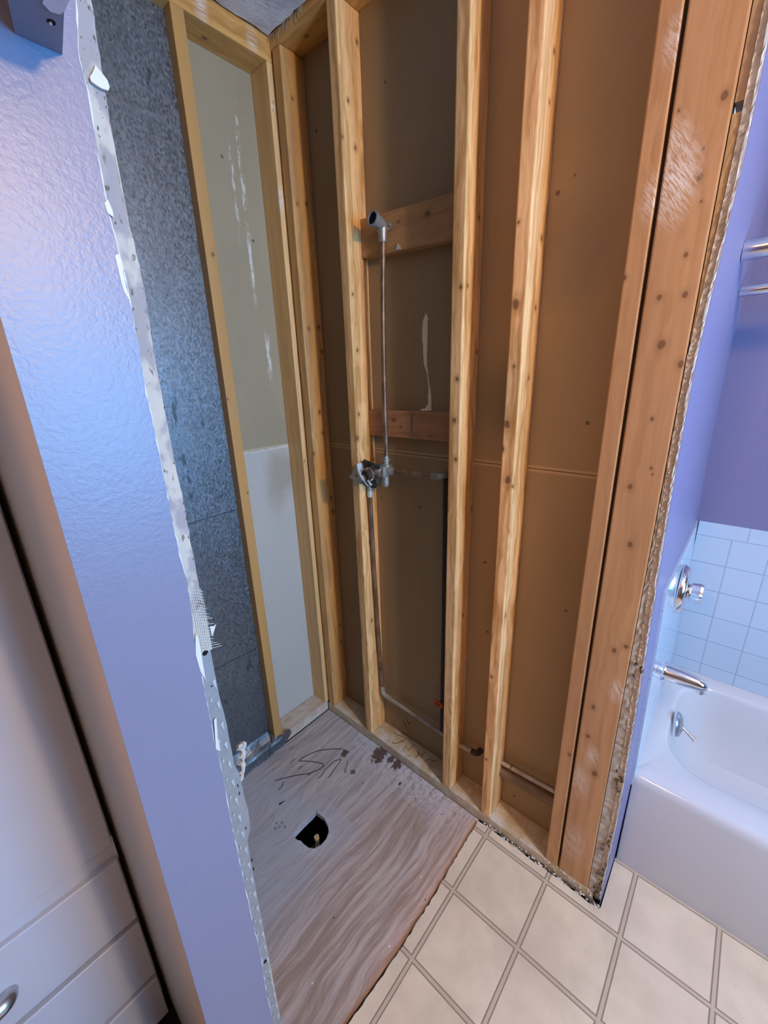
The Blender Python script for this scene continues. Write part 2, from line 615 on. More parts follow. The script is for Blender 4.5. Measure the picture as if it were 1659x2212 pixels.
def tube_rings(bm, cr, d, n):
    u, v = frame(d)
    rings = []
    for p, r in cr:
        rings.append([bm.verts.new(p + (u * math.cos(2 * PI * k / n) + v * math.sin(2 * PI * k / n)) * max(r, 1e-5)) for k in range(n)])
    for a, b in zip(rings, rings[1:]):
        for k in range(n):
            bm.faces.new((a[k], a[(k + 1) % n], b[(k + 1) % n], b[k]))
    bm.faces.new(rings[0][::-1])
    bm.faces.new(rings[-1])
    return bm


def bend(a, c, b, r, n=6):
    """polyline a-c-b with a rounded corner"""
    a, c, b = Vector(a), Vector(c), Vector(b)
    p, q = c + (a - c).normalized() * r, c + (b - c).normalized() * r
    return [a] + [p * (1 - t) ** 2 + c * 2 * t * (1 - t) + q * t * t for t in [i / n for i in range(n + 1)]] + [b]


def prism(bm, poly, d, holes=()):
    """closed outline (3D points in one plane) extruded by vector d, with holes"""
    t = B()
    loops = [list(map(Vector, poly))] + [list(map(Vector, h)) for h in holes]
    es = []
    for lp_ in loops:
        vs = [t.verts.new(p) for p in lp_]
        es += [t.edges.new((vs[i], vs[(i + 1) % len(vs)])) for i in range(len(vs))]
    if holes:
        bmesh.ops.triangle_fill(t, edges=es, use_beauty=True)
    else:
        t.faces.new(t.verts[:])
        t.normal_update()
        if len(poly) > 4:
            bmesh.ops.triangulate(t, faces=t.faces[:])
    r = bmesh.ops.extrude_face_region(t, geom=t.faces[:])
    bmesh.ops.translate(t, verts=[g for g in r['geom'] if isinstance(g, bmesh.types.BMVert)], vec=Vector(d))
    bmesh.ops.recalc_face_normals(t, faces=t.faces)
    join(bm, t)
    return bm


def ribbon(bm, pts, w, up, h=0.0008):
    """thin drawn stroke on a surface with normal up"""
    up = Vector(up)
    pts = [Vector(p) + up * h * 0.5 for p in pts]
    L, R = [], []
    for i, p in enumerate(pts):
        d = (pts[min(i + 1, len(pts) - 1)] - pts[max(i - 1, 0)]).normalized()
        s = d.cross(up).normalized() * w * (0.5 if 0 < i < len(pts) - 1 else 0.25)
        L.append((bm.verts.new(p - s), bm.verts.new(p - s + up * h)))
        R.append((bm.verts.new(p + s), bm.verts.new(p + s + up * h)))
    for i in range(len(pts) - 1):
        a, b, c, d = L[i], L[i + 1], R[i + 1], R[i]
        bm.faces.new((a[1], b[1], c[1], d[1]))
        bm.faces.new((a[0], a[1], d[1], d[0])) if i == 0 else None
        bm.faces.new((a[0], b[0], b[1], a[1]))
        bm.faces.new((d[1], c[1], c[0], d[0]))
    return bm


def lump(bm, c, r, seed, squash=(1, 1, 1), sub=2, amp=0.35):
    t = B()
    bmesh.ops.create_icosphere(t, subdivisions=sub, radius=1.0)
    for v in t.verts:
        k = 1 + amp * mnoise.noise(v.co * 1.7 + Vector((seed * 3.3, seed, 0)))
        v.co = Vector((v.co.x * squash[0], v.co.y * squash[1], v.co.z * squash[2])) * r * k + Vector(c)
    join(bm, t)
    return bm


def smooth(pts, n=4):
    """Catmull-Rom through points"""
    pts = [Vector(p) for p in pts]
    out = []
    for i in range(len(pts) - 1):
        p0, p1, p2, p3 = pts[max(i - 1, 0)], pts[i], pts[i + 1], pts[min(i + 2, len(pts) - 1)]
        for k in range(n):
            t = k / n
            out.append(0.5 * ((2 * p1) + (p2 - p0) * t + (2 * p0 - 5 * p1 + 4 * p2 - p3) * t * t + (3 * p1 - p0 - 3 * p2 + p3) * t ** 3))
    return out + [pts[-1]]


def board(name, label, cat, x0, x1, y0, y1, z0, z1, axis, mat_kw, bev=0.0028, group=None):
    c = ((x0 + x1) / 2, (y0 + y1) / 2, z0)
    kw = dict(mat_kw)
    kw['knots'] = [(a - c[0], b - c[1], z - c[2], r) for a, b, z, r in kw.get('knots', ())]
    kw['smears'] = [(a - c[0], b - c[1], z - c[2], r, s) for a, b, z, r, s in kw.get('smears', ())]
    bm = box(B(), x0, x1, y0, y1, z0, z1, bev)
    o = link(name, bm, wood('wood_' + name + '_%d' % int(1000 * (x0 + 2 * y0 + 3 * z0) + 5000), axis, **kw), loc=c)
    return tag(o, label, cat, group)


# ------------------------------------------------------------------ room shell
H = 2.45
# vinyl sheet
edge = [(0.012, 0.803), (0.06, 0.8055)]
for i in range(60):
    x = 0.07 + i * 0.0125
    e = 0.806 + 0.006 * math.sin((x - 0.1) * 5.2) - (0.012 * max(0, x - 0.5) / 0.3)
    edge.append((x, e + random.uniform(-0.0022, 0.0022)))
right = []
for i in range(14):
    y = 0.815 + i * 0.027
    right.append((0.010 + random.uniform(-0.004, 0.003), y))
poly = edge + [(0.81, 0.797), (0.81, 0.83), (2.3, 0.83), (2.3, 2.78), (-0.172, 2.78), (-0.172, 1.194), (0.004, 1.196)] + right[::-1]
vin = struct(link('floor', prism(B(), [(x, y, 0.011) for x, y in poly], (0, 0, -0.017)), M['vinyl']))
# plywood under the stall
hole = [(0.3452, 0.3344), (0.3557, 0.3409), (0.3517, 0.3756), (0.3612, 0.4091), (0.3733, 0.4252), (0.3934, 0.4351), (0.4168, 0.4363), (0.439, 0.4281), (0.4502, 0.411), (0.4538, 0.3886), (0.4537, 0.3724), (0.4594, 0.3636), (0.4623, 0.3393), (0.4436, 0.338), (0.4095, 0.3366), (0.3762, 0.3375)]
ply = link('plywood_subfloor', prism(B(), [(x, y, 0.0) for x, y in ((0.0005, 0.003), (0.79, 0.003), (0.79, 0.795), (0.63, 0.7955), (0.45, 0.806), (0.33, 0.806), (0.0005, 0.7995))], (0, 0, -0.018), [[(x, y, 0.0) for x, y in hole]]), M['ply'])
tag(ply, 'bare stained plywood floor with drain hole inside the gutted stall', 'plywood floor')
sc = B()
for st, w in (([(0.3835, 0.116), (0.333, 0.1492), (0.3034, 0.1716), (0.275, 0.1959), (0.2434, 0.2108), (0.2186, 0.2139), (0.2127, 0.2041), (0.221, 0.184), (0.2384, 0.1564), (0.2522, 0.1365), (0.2662, 0.1199), (0.2568, 0.1172), (0.2316, 0.1229), (0.2039, 0.1324), (0.1785, 0.1454), (0.1546, 0.1667), (0.1319, 0.1895), (0.112, 0.2154)], 0.0036),
              ([(0.1738, 0.2301), (0.2009, 0.2316), (0.2274, 0.233), (0.2485, 0.2402), (0.268, 0.2403)], 0.003),
              ([(0.1732, 0.2295), (0.1607, 0.2389), (0.1503, 0.2478), (0.1659, 0.2532), (0.1878, 0.2572), (0.2081, 0.2626), (0.2253, 0.2678), (0.2385, 0.2698)], 0.0025),
              ([(0.1357, 0.2722), (0.1548, 0.2866), (0.1763, 0.3037), (0.18, 0.2993), (0.1657, 0.2869)], 0.0018),
              ([(0.3622, 0.1458), (0.3799, 0.1583), (0.3969, 0.1608)], 0.003), ([(0.272, 0.0956), (0.2983, 0.0987)], 0.005),
              ([(0.2728, 0.1473), (0.2916, 0.1468)], 0.005), ([(0.406, 0.2135), (0.4277, 0.2112), (0.4189, 0.2077)], 0.005), ([(0.2364, 0.0445), (0.2609, 0.041)], 0.004),
              ([(0.272, 0.199), (0.284, 0.2)], 0.008)):
    p3 = [(x, y, 0) for x, y in st]
    ribbon(sc, smooth(p3) if len(p3) > 2 else p3, w, (0, 0, 1), 0.0006)
link('scrawl', sc, M['scrawl'], ply)
# crawlspace below the hole
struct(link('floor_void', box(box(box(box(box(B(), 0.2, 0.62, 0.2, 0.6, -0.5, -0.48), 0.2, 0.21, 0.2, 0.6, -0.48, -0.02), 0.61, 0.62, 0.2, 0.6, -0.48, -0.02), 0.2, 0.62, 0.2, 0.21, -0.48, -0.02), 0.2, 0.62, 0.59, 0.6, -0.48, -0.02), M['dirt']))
dp = thing('drain_pipe', 'capped drain pipe stuffed with a pale rag inside the floor hole', 'drain pipe', (0.412, 0.402, -0.48))
bm = lathe(B(), (0.412, 0.402, -0.48), (0, 0, 1), [(0, 0.026), (0.41, 0.026), (0.413, 0.024), (0.413, 0.021), (0.40, 0.02), (0.395, 0.0)], 24)
link('pipe', bm, M['grime'], dp, smooth=True)
bm = tube(B(), smooth([(0.408, 0.398, -0.085), (0.401, 0.389, -0.07), (0.397, 0.386, -0.05), (0.396, 0.381, -0.036)]), [0.010] * 4 + [0.007] * 5 + [0.009] * 4, 10)
link('rag', bm, M['rag'], dp)

bm = B()
for a in ((-0.9, 2.4, -0.15, 0.2), (-0.9, 2.4, 0.6, 2.9), (-0.9, 0.2, 0.2, 0.6), (0.62, 2.4, 0.2, 0.6)):
    box(bm, a[0], a[1], a[2], a[3], -0.07, -0.019)
struct(link('leak_block_slab', bm, M['dirt']))  # slab added below to stop sky light leaking through floor gaps
# drywall behind the studs
struct(link('wall_right', box(B(), -0.100, -0.0872, -0.10, 1.10, 0.0, 2.47), drywall('kraft_drywall_back', (0.35, 0.25, 0.14), 1.2535,
     stains=[(-0.087, 0.9, 1.75, 0.12, (0.2, 0.15, 0.10), 0.35), (-0.087, 0.2, 1.1, 0.05, (0.36, 0.29, 0.2), 0.3)])))
bk = struct(link('wall_back', box(B(), -0.0872, 1.0, -0.100, -0.0872, 0.0, 2.47), drywall('grey_drywall_back', (0.34, 0.285, 0.18), 1.2535,
     stains=[(0.06, -0.087, 1.15, 0.10, (0.30, 0.23, 0.15), 0.55), (0.10, -0.087, 1.05, 0.06, (0.33, 0.26, 0.18), 0.35)], lower=(0.50, 0.49, 0.44), streak=[(0.085, 1.72, 2.36, 0.010), (0.118, 1.9, 2.25, 0.007), (0.06, 1.45, 1.7, 0.012)])))
# torn paper along the horizontal joint
bm = B()
pp = []
for i in range(22):
    x = 0.235 - i * 0.0112
    pp.append((x, -0.0871, 1.2535 + random.uniform(0.000, 0.002)))
qq = []
for i in range(22):
    x = 0.235 - i * 0.0112
    w = 0.007 if i < 11 else 0.004
    qq.append((x, -0.0871, 1.2535 - random.uniform(0.0015, w)))
prism(bm, pp + qq[::-1], (0, 0.0012, 0))
link('torn_paper_edge', bm, M['white_paint'], bk)

# ceiling
bm = B()
cx = [(0.006 + random.uniform(-0.003, 0.004), 0.03 + 0.02 * i) for i in range(40)]
cy = [(0.03 + 0.02 * i, 0.006 + random.uniform(-0.003, 0.004)) for i in range(45)]
prism(bm, [(x, y, H) for x, y in ([(0.006, 0.006)] + cy + [(2.3, 0.0), (2.3, 2.79), (-0.82, 2.79), (-0.82, 1.19), (0.0, 1.19)] + cx[::-1])], (0, 0, 0.018))
box(bm, -0.85, 2.4, -0.15, 2.9, 2.478, 2.5)  # extra cover above the ceiling, added to keep sky light out
struct(link('ceiling', bm, M['ceil']))
cf = B()
for i in range(34):
    y = 0.012 + i * 0.0045 + random.uniform(-.001, .001)
    x = 0.002
    a = Vector((x + random.uniform(0, .004), y, H - 0.001))
    b = a + Vector((random.uniform(-.002, .006), random.uniform(-.008, .010), -random.uniform(0.006, 0.024)))
    tube(cf, [a, (a + b) / 2 + Vector((.002, .001, 0)), b], 0.0005, 4)
fr = tag(link('paper_fringe', cf, M['torn'], loc=(0.004, 0.08, H)), 'frayed paper fibres hanging from the ceiling edge in the back corner', 'torn paper', kind='stuff')

# partition between stall and linen closet
part = struct(link('wall_left', box(B(), 0.7972, 0.9062, -0.05, 0.8112, 0.0, 2.47), M['beige']))
link('bounce_blocker', box(B(), 0.7966, 0.7971, -0.03, 0.8100, 0.0, 2.45), plain('bounce_blocker_brown', (0.12, 0.085, 0.055), 0.9), part)  # unseen dark sheet added to deepen the shade inside the stall
strip = [(0.7942, 1.7848), (0.7958, 1.7501), (0.7971, 1.7164), (0.7991, 1.6606), (0.7971, 1.6187), (0.7958, 1.5811), (0.7978, 1.5323), (0.799, 1.4799), (0.7985, 1.4279), (0.7966, 1.3767), (0.797, 1.3163), (0.797, 1.2691)]
pedge = [(0.8072, 1.7786), (0.8126, 1.7402), (0.8112, 1.7204), (0.8146, 1.6499), (0.8128, 1.6158), (0.8108, 1.5792), (0.8112, 1.5276), (0.8133, 1.485), (0.8121, 1.4626), (0.8126, 1.4203), (0.8122, 1.3541), (0.8122, 1.3102), (0.8099, 1.2733), (0.8112, 1.2447), (0.8143, 1.202), (0.8144, 1.162), (0.815, 1.1132), (0.8146, 1.0759), (0.8157, 1.046), (0.8135, 0.9957), (0.8149, 0.9101), (0.8144, 0.8239), (0.8139, 0.7508), (0.8133, 0.6721), (0.8112, 0.5845), (0.8134, 0.4835), (0.8131, 0.3797)]


def ragged(pts, amp, step):
    out = []
    for (x0, z0), (x1, z1) in zip(pts, pts[1:]):
        n = max(1, int(abs(z1 - z0) / step))
        for k in range(n):
            t = k / n
            out.append((x0 + (x1 - x0) * t + random.uniform(-amp, amp), z0 + (z1 - z0) * t))
    return out + [pts[-1]]


pe = ragged([(0.809, 2.45)] + pedge + [(0.813, 0.006)], 0.0005, 0.006)
bm = prism(B(), [(x, 0.8138, z) for x, z in pe] + [(0.907, 0.8138, 0.006), (0.907, 0.8138, 2.45)], (0, 0.0012, 0))
link('painted_face', bm, M['purple'], part)
# white torn layer just under the paint
wl = [(x - random.choice((0.0002, 0.0006, 0.0012, 0.0016)), z) for x, z in pe[::2]]
bm = prism(B(), [(x, 0.8126, z) for x, z in wl] + [(0.83, 0.8126, 0.01), (0.83, 0.8126, 2.449)], (0, 0.0012, 0))
for fl in ([(0.8159, 1.6435), (0.8125, 1.6464), (0.8105, 1.639), (0.8108, 1.6337), (0.815, 1.6363)], [(0.816, 1.6037), (0.8118, 1.6058), (0.812, 1.5791), (0.8112, 1.5676), (0.8144, 1.575), (0.8153, 1.5817)],
           [(0.8107, 1.0766), (0.8073, 1.0779), (0.8101, 1.0492), (0.8103, 1.0239), (0.8155, 1.0316)], [(0.8128, 1.205), (0.8105, 1.208), (0.8098, 1.19), (0.8112, 1.14), (0.815, 1.155), (0.8165, 1.18)]):
    prism(bm, [(x, 0.8149, z) for x, z in fl], (0, 0.0007, 0))
link('torn_paint_edge', bm, M['white_paint'], part)
# bare compound strip, upper length
bm = prism(B(), [(0.8155, 0.8118, 2.45), (0.8155, 0.8118, 1.176)] + [(x, 0.8118, z) for x, z in ([(0.7955, 1.176), (0.795, 1.22), (0.797, 1.262)] + ragged(strip[::-1] + [(0.7945, 1.84), (0.795, 2.45)], 0.0006, 0.008))], (0, 0.0016, 0))
cst = link('compound_strip', bm, M['plaster'], part)
bm = B()
for i in range(70):
    z = random.uniform(1.2, 2.1) if i < 50 else random.uniform(1.68, 1.79)
    x = random.choice((0.797, 0.798, 0.803, 0.808, 0.8105)) + random.uniform(-.001, .001)
    lump(bm, (x, 0.8132, z), random.uniform(0.0005, 0.0013), i, (0.8, 0.4, 1.7), 1, 0.7)
link('nicks', bm, M['grime'], cst)['kind'] = 'stuff'
# metal corner bead, lower length, punched
lowr = [(0.7979, 1.176), (0.7979, 1.1232), (0.795, 1.0529), (0.795, 0.9873), (0.7905, 0.960), (0.7890, 0.9094), (0.7872, 0.8904), (0.7885, 0.8529), (0.7965, 0.835), (0.7977, 0.7508), (0.7985, 0.65), (0.7981, 0.5757), (0.8003, 0.5055), (0.7992, 0.4018), (0.797, 0.3474), (0.797, 0.006)]
bm = prism(B(), [(x, 0.8118, z) for x, z in ragged(lowr, 0.0004, 0.012)] + [(0.8158, 0.8118, 0.006), (0.8158, 0.8118, 1.176)], (0, 0.0012, 0))
cb = link('corner_bead', bm, M['bead'], part)
bm = B()
z = 1.125
i = 0
while z > 0.1:
    x = 0.8012 + 0.0006 * math.sin(z * 9)
    prism(bm, [(x - .002, 0.8130, z + .008), (x + .0022, 0.8130, z + .006), (x - .0012, 0.8130, z - .009)], (0, 0.0012, 0))
    prism(bm, [(0.8085, 0.8130, z - .014), (0.8102, 0.8130, z - .0185), (0.8085, 0.8130, z - .0225), (0.8075, 0.8130, z - .019)], (0, 0.0012, 0))
    z -= 0.034
link('punched_tabs', bm, plain('bright_zinc', (0.42, 0.46, 0.48), 0.5, 0.3), cb)['kind'] = 'stuff'
bm = B()
for zz, w in ((1.176, .0042), (1.125, .0016), (0.55, .004), (0.50, .0015)):
    lump(bm, (0.8045, 0.8128, zz), w, zz * 7, (1, 0.25, 1.0))
for zz in (0.945, 0.93, 0.86, 0.79, 0.77):
    lump(bm, (0.7955, 0.8128, zz), 0.0013, zz * 11, (0.8, 0.3, 3.2))
link('dark_pits', bm, M['black'], cb)
bm = B()
for k in range(7):
    x = 0.7965 + k * 0.0022
    tube(bm, [(x + 0.0, 0.8142, 1.262 - 0.001 * k), (x - 0.001, 0.8145, 1.22), (x + 0.0005, 0.8142, 1.180)], 0.00028, 5)
for k in range(22):
    z = 1.262 - k * 0.0039
    e = 0.7945 - (0.0 if k < 5 else random.choice((0, 0.001, 0.002, 0.004, 0.006)))
    if k > 18:
        e -= 0.005
    tube(bm, [(0.811 - (0.001 if k % 3 else 0), 0.8142, z + .003), (0.802, 0.8147, z), (e, 0.8150, z - .005)], 0.00028, 5)
link('mesh_tape', bm, M['mesh_tape'], part)
bm = prism(B(), [(0.7935, 0.8135, 1.208), (0.789, 0.8145, 1.2065), (0.7862, 0.8150, 1.2085), (0.7888, 0.8145, 1.202), (0.793, 0.8135, 1.193)], (0, 0.0006, 0))
link('paper_shred', bm, M['mesh_tape'], part)
ch = B()
prism(ch, [(0.8021, 0.8142, 1.7406), (0.8050, 0.8142, 1.7352), (0.8080, 0.8142, 1.7310), (0.8078, 0.8142, 1.7285), (0.8040, 0.8142, 1.7272), (0.8003, 0.8142, 1.7265), (0.7955, 0.8142, 1.7270), (0.7940, 0.8142, 1.7300), (0.7948, 0.8142, 1.7340), (0.7985, 0.8142, 1.7378)], (0, 0.0025, 0))
tag(link('paint_chip', ch, M['white_paint'], loc=(0.801, 0.8142, 1.733)), 'small triangular white paint chip stuck on the bare strip near the top', 'paint chip')
# curled scrap of torn board standing at the edge of the bead
sb = B()
path = smooth([(0.790, 0.808, 0.945), (0.783, 0.806, 0.951), (0.779, 0.803, 0.963), (0.7765, 0.802, 0.975), (0.7735, 0.802, 0.988), (0.7725, 0.803, 0.996), (0.7765, 0.806, 0.998)], 4)
rad = [0.0031 + 0.0009 * math.sin(i * 1.1) + 0.0005 * math.sin(i * 4.1) for i in range(len(path))]
tube(sb, path, rad, 9)
for i, p in enumerate(path[1::4]):
    lump(sb, p + Vector((0.0028, 0, 0)), 0.0022 + 0.0004 * i, i, (1.5, 1, 0.8), 2, 0.8)
tag(link('torn_scrap', sb, M['torn'], loc=(0.785, 0.805, 0.95)), 'curled scrap of torn board sticking out of the metal corner bead', 'scrap')
# bracket block high on the wall end
bl = thing('bracket_block', 'lilac painted bracket block with a screw hole underneath, high on the wall end', 'bracket', (0.839, 0.815, 1.7385))
bm = prism(B(), [(x, y, 1.7385) for x, y in ((0.8524, 0.8152), (0.8243, 0.8152), (0.8335, 0.865), (0.8335, 0.91), (0.875, 0.91), (0.8605, 0.8476))], (0, 0, 0.10))
link('block', bm, M['purple'], bl)
scr = link('screw_hole', lathe(B(), (0.8372, 0.8465, 1.7387), (0, 0, -1), [(0, 0.0026), (0.0006, 0.0026), (0.0007, 0.0)], 16), M['black'], bl)
link('screw', lathe(B(), (0.8376, 0.846, 1.7380), (0, 0, -1), [(0, 0.0012), (0.0007, 0.0010), (0.0009, 0.0)], 12), M['chrome'], scr)
bm = prism(B(), [(x, y, 1.7370) for x, y in ((0.8454, 0.8628), (0.8402, 0.8585), (0.8353, 0.8605), (0.8337, 0.866), (0.8337, 0.90), (0.8454, 0.90))], (0, 0, 0.0014))
link('plastic_cap', bm, M['plastic'], bl)

# ------------------------------------------------------------------ linen closet
cab = thing('linen_cabinet', 'white built in cabinet with a door above three drawers, left edge of view', 'cabinet', (1.15, 0.30, 0.0))
YC = 0.44
bm = B()
box(bm, 0.9150, 1.40, 0.10, YC - 0.020, 0.05, 2.40)
link('carcass', bm, M['cabinet'], cab)
bm = B()
for z0, z1 in ((0.6015, 2.30), (0.3735, 0.561), (0.1735, 0.3590), (0.0, 0.157)):
    pass
dr = link('door', box(B(), 0.9185, 1.385, YC - 0.0195, YC + 0.004, 0.6030, 2.30, 0.0015), M['cabinet'], cab)
fr_ = B()
box(fr_, 0.9150, 1.39, YC - 0.0195, YC - 0.003, 0.55, 0.615)
link('rail', fr_, M['cabinet'], cab)
for z0, z1 in ((0.3755, 0.5605), (0.1735, 0.3590), (0.012, 0.1570)):
    d = link('drawer', box(B(), 0.9185, 1.385, YC - 0.0195, YC + 0.010, z0, z1, 0.0035, 3), M['cabinet'], cab)
    hz = (z0 + z1) / 2 - 0.012
    hb = tube(B(), smooth([(1.118, YC + 0.008, hz), (1.121, YC + 0.020, hz), (1.135, YC + 0.025, hz), (1.16, YC + 0.025, hz), (1.175, YC + 0.020, hz), (1.178, YC + 0.008, hz)]), 0.015, 12)
    link('handle', hb, M['chrome_dull'], d, smooth=True)
# closet jamb on its other side and back
struct(link('wall_closet', box(box(B(), 1.41, 1.46, -0.05, 0.83, 0, 2.47), 0.9062, 1.46, -0.1, -0.05, 0, 2.47), M['beige']))

# ------------------------------------------------------------------ walls out of view
struct(link('wall_front', box(B(), 1.46, 2.35, 0.76, 0.83, 0, 2.47), M['room']))
struct(link('wall_rear', box(B(), 2.3, 2.36, 0.76, 2.85, 0, 2.47), M['room']))
bm = B()
X0, X1, Z0, Z1 = -0.01, 0.77, 0.95, 1.95
box(bm, -0.87, X0, 2.78, 2.86, 0, 2.47)
box(bm, X1, 2.36, 2.78, 2.86, 0, 2.47)
box(bm, X0, X1, 2.78, 2.86, 0, Z0)
box(bm, X0, X1, 2.78, 2.86, Z1, 2.47)
struct(link('wall_window', bm, M['room']))
bm = B()
for a in ((X0, X0 + .04, Z0, Z1), (X1 - .04, X1, Z0, Z1), (X0, X1, Z0, Z0 + .04), (X0, X1, Z1 - .04, Z1), (X0, X1, 1.435, 1.465)):
    box(bm, a[0], a[1], 2.77, 2.80, a[2], a[3])
struct(link('window_1', bm, M['white_paint']))
struct(link('wall_closet_behind', box(B(), -0.87, -0.80, 1.10, 2.86, 0, 2.47), M['purple_dull'])).name = 'wall_tub_back'

# tub end wall: slightly bowed, its raw edge shows at x = 0
prof = [(0.0, 1.192), (0.4, 1.195), (0.83, 1.186), (1.12, 1.178), (1.31, 1.1735), (1.5, 1.172), (1.8, 1.183), (1.91, 1.184), (2.47, 1.188)]


def wy(z):
    for (a, b), (c, d) in zip(prof, prof[1:]):
        if z <= c:
            return b + (d - b) * (z - a) / (c - a)
    return prof[-1][1]


def sheet(bm, x0, x1, f0, f1, z0, z1, step=0.02, ragx=0.0, seed=0, taper=None):
    """vertical slab between y=f0(z) and f1(z), rough at its x1 edge"""
    n = max(2, int((z1 - z0) / step))
    rows = []
    for i in range(n + 1):
        z = z0 + (z1 - z0) * i / n
        k = x1 + random.uniform(-ragx, ragx)
        k2 = x1 + random.uniform(-ragx, ragx)
        km = x1 + random.uniform(-ragx, ragx) * 1.4
        ym = (f0(z) + f1(z)) / 2
        rows.append([bm.verts.new(p) for p in ((x0, f0(z), z), (k, f0(z), z), (km, ym, z + random.uniform(-ragx, ragx)), (k2, f1(z), z), (x0, f1(z), z))])
    for a, b in zip(rows, rows[1:]):
        for j in range(5):
            bm.faces.new((a[j], a[(j + 1) % 5], b[(j + 1) % 5], b[j]))
    bm.faces.new(rows[0])
    bm.faces.new(rows[-1][::-1])
    return bm


we = struct(link('wall_tub', sheet(B(), -0.80, -0.001, lambda z: wy(z) - 0.0012, lambda z: wy(z), 0.0, 2.47, 0.03), M['purple_dull']))
link('white_paint_edge', sheet(B(), -0.79, 0.0012, lambda z: wy(z) - 0.0050 + 0.0012 * math.sin(z * 60) * math.sin(z * 23), lambda z: wy(z) - 0.0012, 0.04, 2.45, 0.006, 0.0006), M['white_paint'], we)
link('gypsum_core', sheet(B(), -0.79, -0.002, lambda z: wy(z) - 0.0155, lambda z: wy(z) - 0.0046, 0.03, 2.45, 0.004, 0.0012), M['gypsum'], we)
link('lath_upper', sheet(B(), -0.06, -0.006, lambda z: 1.1560, lambda z: wy(z) - 0.0165, 1.887, 2.42, 0.05, 0.0003), wood('lath_a', 'z', (0.55, 0.40, 0.25), (0.40, 0.27, 0.16), seed=3), we)
lm = B()
lw = lambda z: max(1.1615, wy(z) - 0.0165)
sheet(lm, -0.06, -0.004, lambda z: 1.1562, lw, 1.540, 1.872, 0.012, 0.0005)
link('lath_split', lm, wood('lath_b', 'z', (0.60, 0.42, 0.22), (0.36, 0.23, 0.10), seed=4), we)
link('board_lower', sheet(B(), -0.06, -0.003, lambda z: 1.1560, lambda z: max(1.159, wy(z) - 0.0160), 0.03, 1.519, 0.01, 0.0016), M['torn'], we)
bm = B()
for i in range(150):
    z = random.uniform(0.04, 1.5)
    lump(bm, (random.uniform(-0.004, 0.0), wy(z) - random.uniform(0.003, 0.014), z), random.uniform(0.0008, 0.0021), i, (0.7, 1, 1.4), 1, 0.6)
link('broken_bits', bm, M['gypsum'], we)
bm = B()
for i in range(60):
    z = random.choice((random.uniform(0.03, 0.14), random.uniform(0.45, 0.55), random.uniform(0.8, 0.85), random.uniform(0.03, 0.3)))
    lump(bm, (random.uniform(-0.004, 0.002), wy(z) - random.uniform(0.004, 0.022), z), random.uniform(0.0015, 0.005), i + 50, (0.7, 1, 1.6), 1, 0.7)
link('mould_grime', bm, M['grime'], we)

# tile around the tub
ty = lambda z: wy(z) + 0.0055
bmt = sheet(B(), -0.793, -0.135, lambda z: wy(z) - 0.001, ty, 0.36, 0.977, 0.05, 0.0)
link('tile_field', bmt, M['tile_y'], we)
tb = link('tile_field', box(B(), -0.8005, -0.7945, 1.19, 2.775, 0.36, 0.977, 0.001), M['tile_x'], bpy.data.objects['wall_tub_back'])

# ------------------------------------------------------------------ framing
PT = 0.042
WL, WD = (0.72, 0.395, 0.12), (0.47, 0.22, 0.052)


def K(*a):
    return [(x, y, z, r) for (x, y, z), r in a]


board('sole_plate', 'dusty sole plate under the pipe wall studs, pencil marks on top', 'wooden plate', -0.0870, 0.0, 0.0, 1.172, 0.0, PT, 'y', dict(light=(0.56, 0.44, 0.26), dark=(0.42, 0.31, 0.17), seed=1, dusty=0.85), 0.003)
pl = bpy.data.objects['sole_plate']
for st in ([(-0.0783, 0.3435), (-0.0608, 0.3605), (-0.0656, 0.3798), (-0.0716, 0.407)], [(-0.0745, 0.4138), (-0.0517, 0.4095), (-0.034, 0.4013), (-0.0219, 0.3932), (-0.0199, 0.3811)],
           [(-0.0222, 0.4378), (-0.0479, 0.4371), (-0.0307, 0.4573), (-0.0641, 0.4597)], [(-0.0612, 0.4814), (-0.0466, 0.5008), (-0.0231, 0.4996)], [(-0.0513, 0.4973), (-0.0432, 0.5118), (-0.0719, 0.5158)],
           [(-0.0702, 0.544), (-0.0366, 0.5393)], [(-0.0742, 0.5696), (-0.029, 0.559)], [(-0.0539, 0.5453), (-0.0622, 0.5698)], [(-0.0325, 0.4755), (-0.0318, 0.4785)], [(-0.043, 0.433), (-0.0425, 0.436)]):
    link('pencil_mark', ribbon(B(), [(x, y, PT) for x, y in st], 0.0028, (0, 0, 1), 0.0005), M['pencil'], pl)
board('back_sole_plate', 'short sole plate below the grey drywall of the back wall', 'wooden plate', 0.001, 0.99, -0.0870, -0.001, 0.0, 0.046, 'x', dict(light=(0.58, 0.46, 0.34), dark=(0.44, 0.33, 0.23), seed=2, dusty=0.7), 0.003)
board('top_plate', 'top plate above the pipe wall studs under the ceiling', 'wooden plate', -0.0870, 0.0005, 0.0, 1.15, 2.4215, 2.474, 'y', dict(light=WL, dark=WD, seed=5, knots=K(((-0.04, 0.12, 2.42), 0.006))), 0.002)
board('back_top_plate', 'top plate along the back wall under the grey ceiling, chalky white rubs', 'wooden plate', -0.0865, 0.99, -0.0870, -0.0005, 2.3945, 2.474, 'x', dict(light=WL, dark=WD, seed=6, knots=K(((0.179, -0.052, 2.395), 0.007)), smears=[(0.21, 0.0, 2.43, 0.035, 0.8), (0.06, 0, 2.42, 0.03, 0.6)]), 0.002)

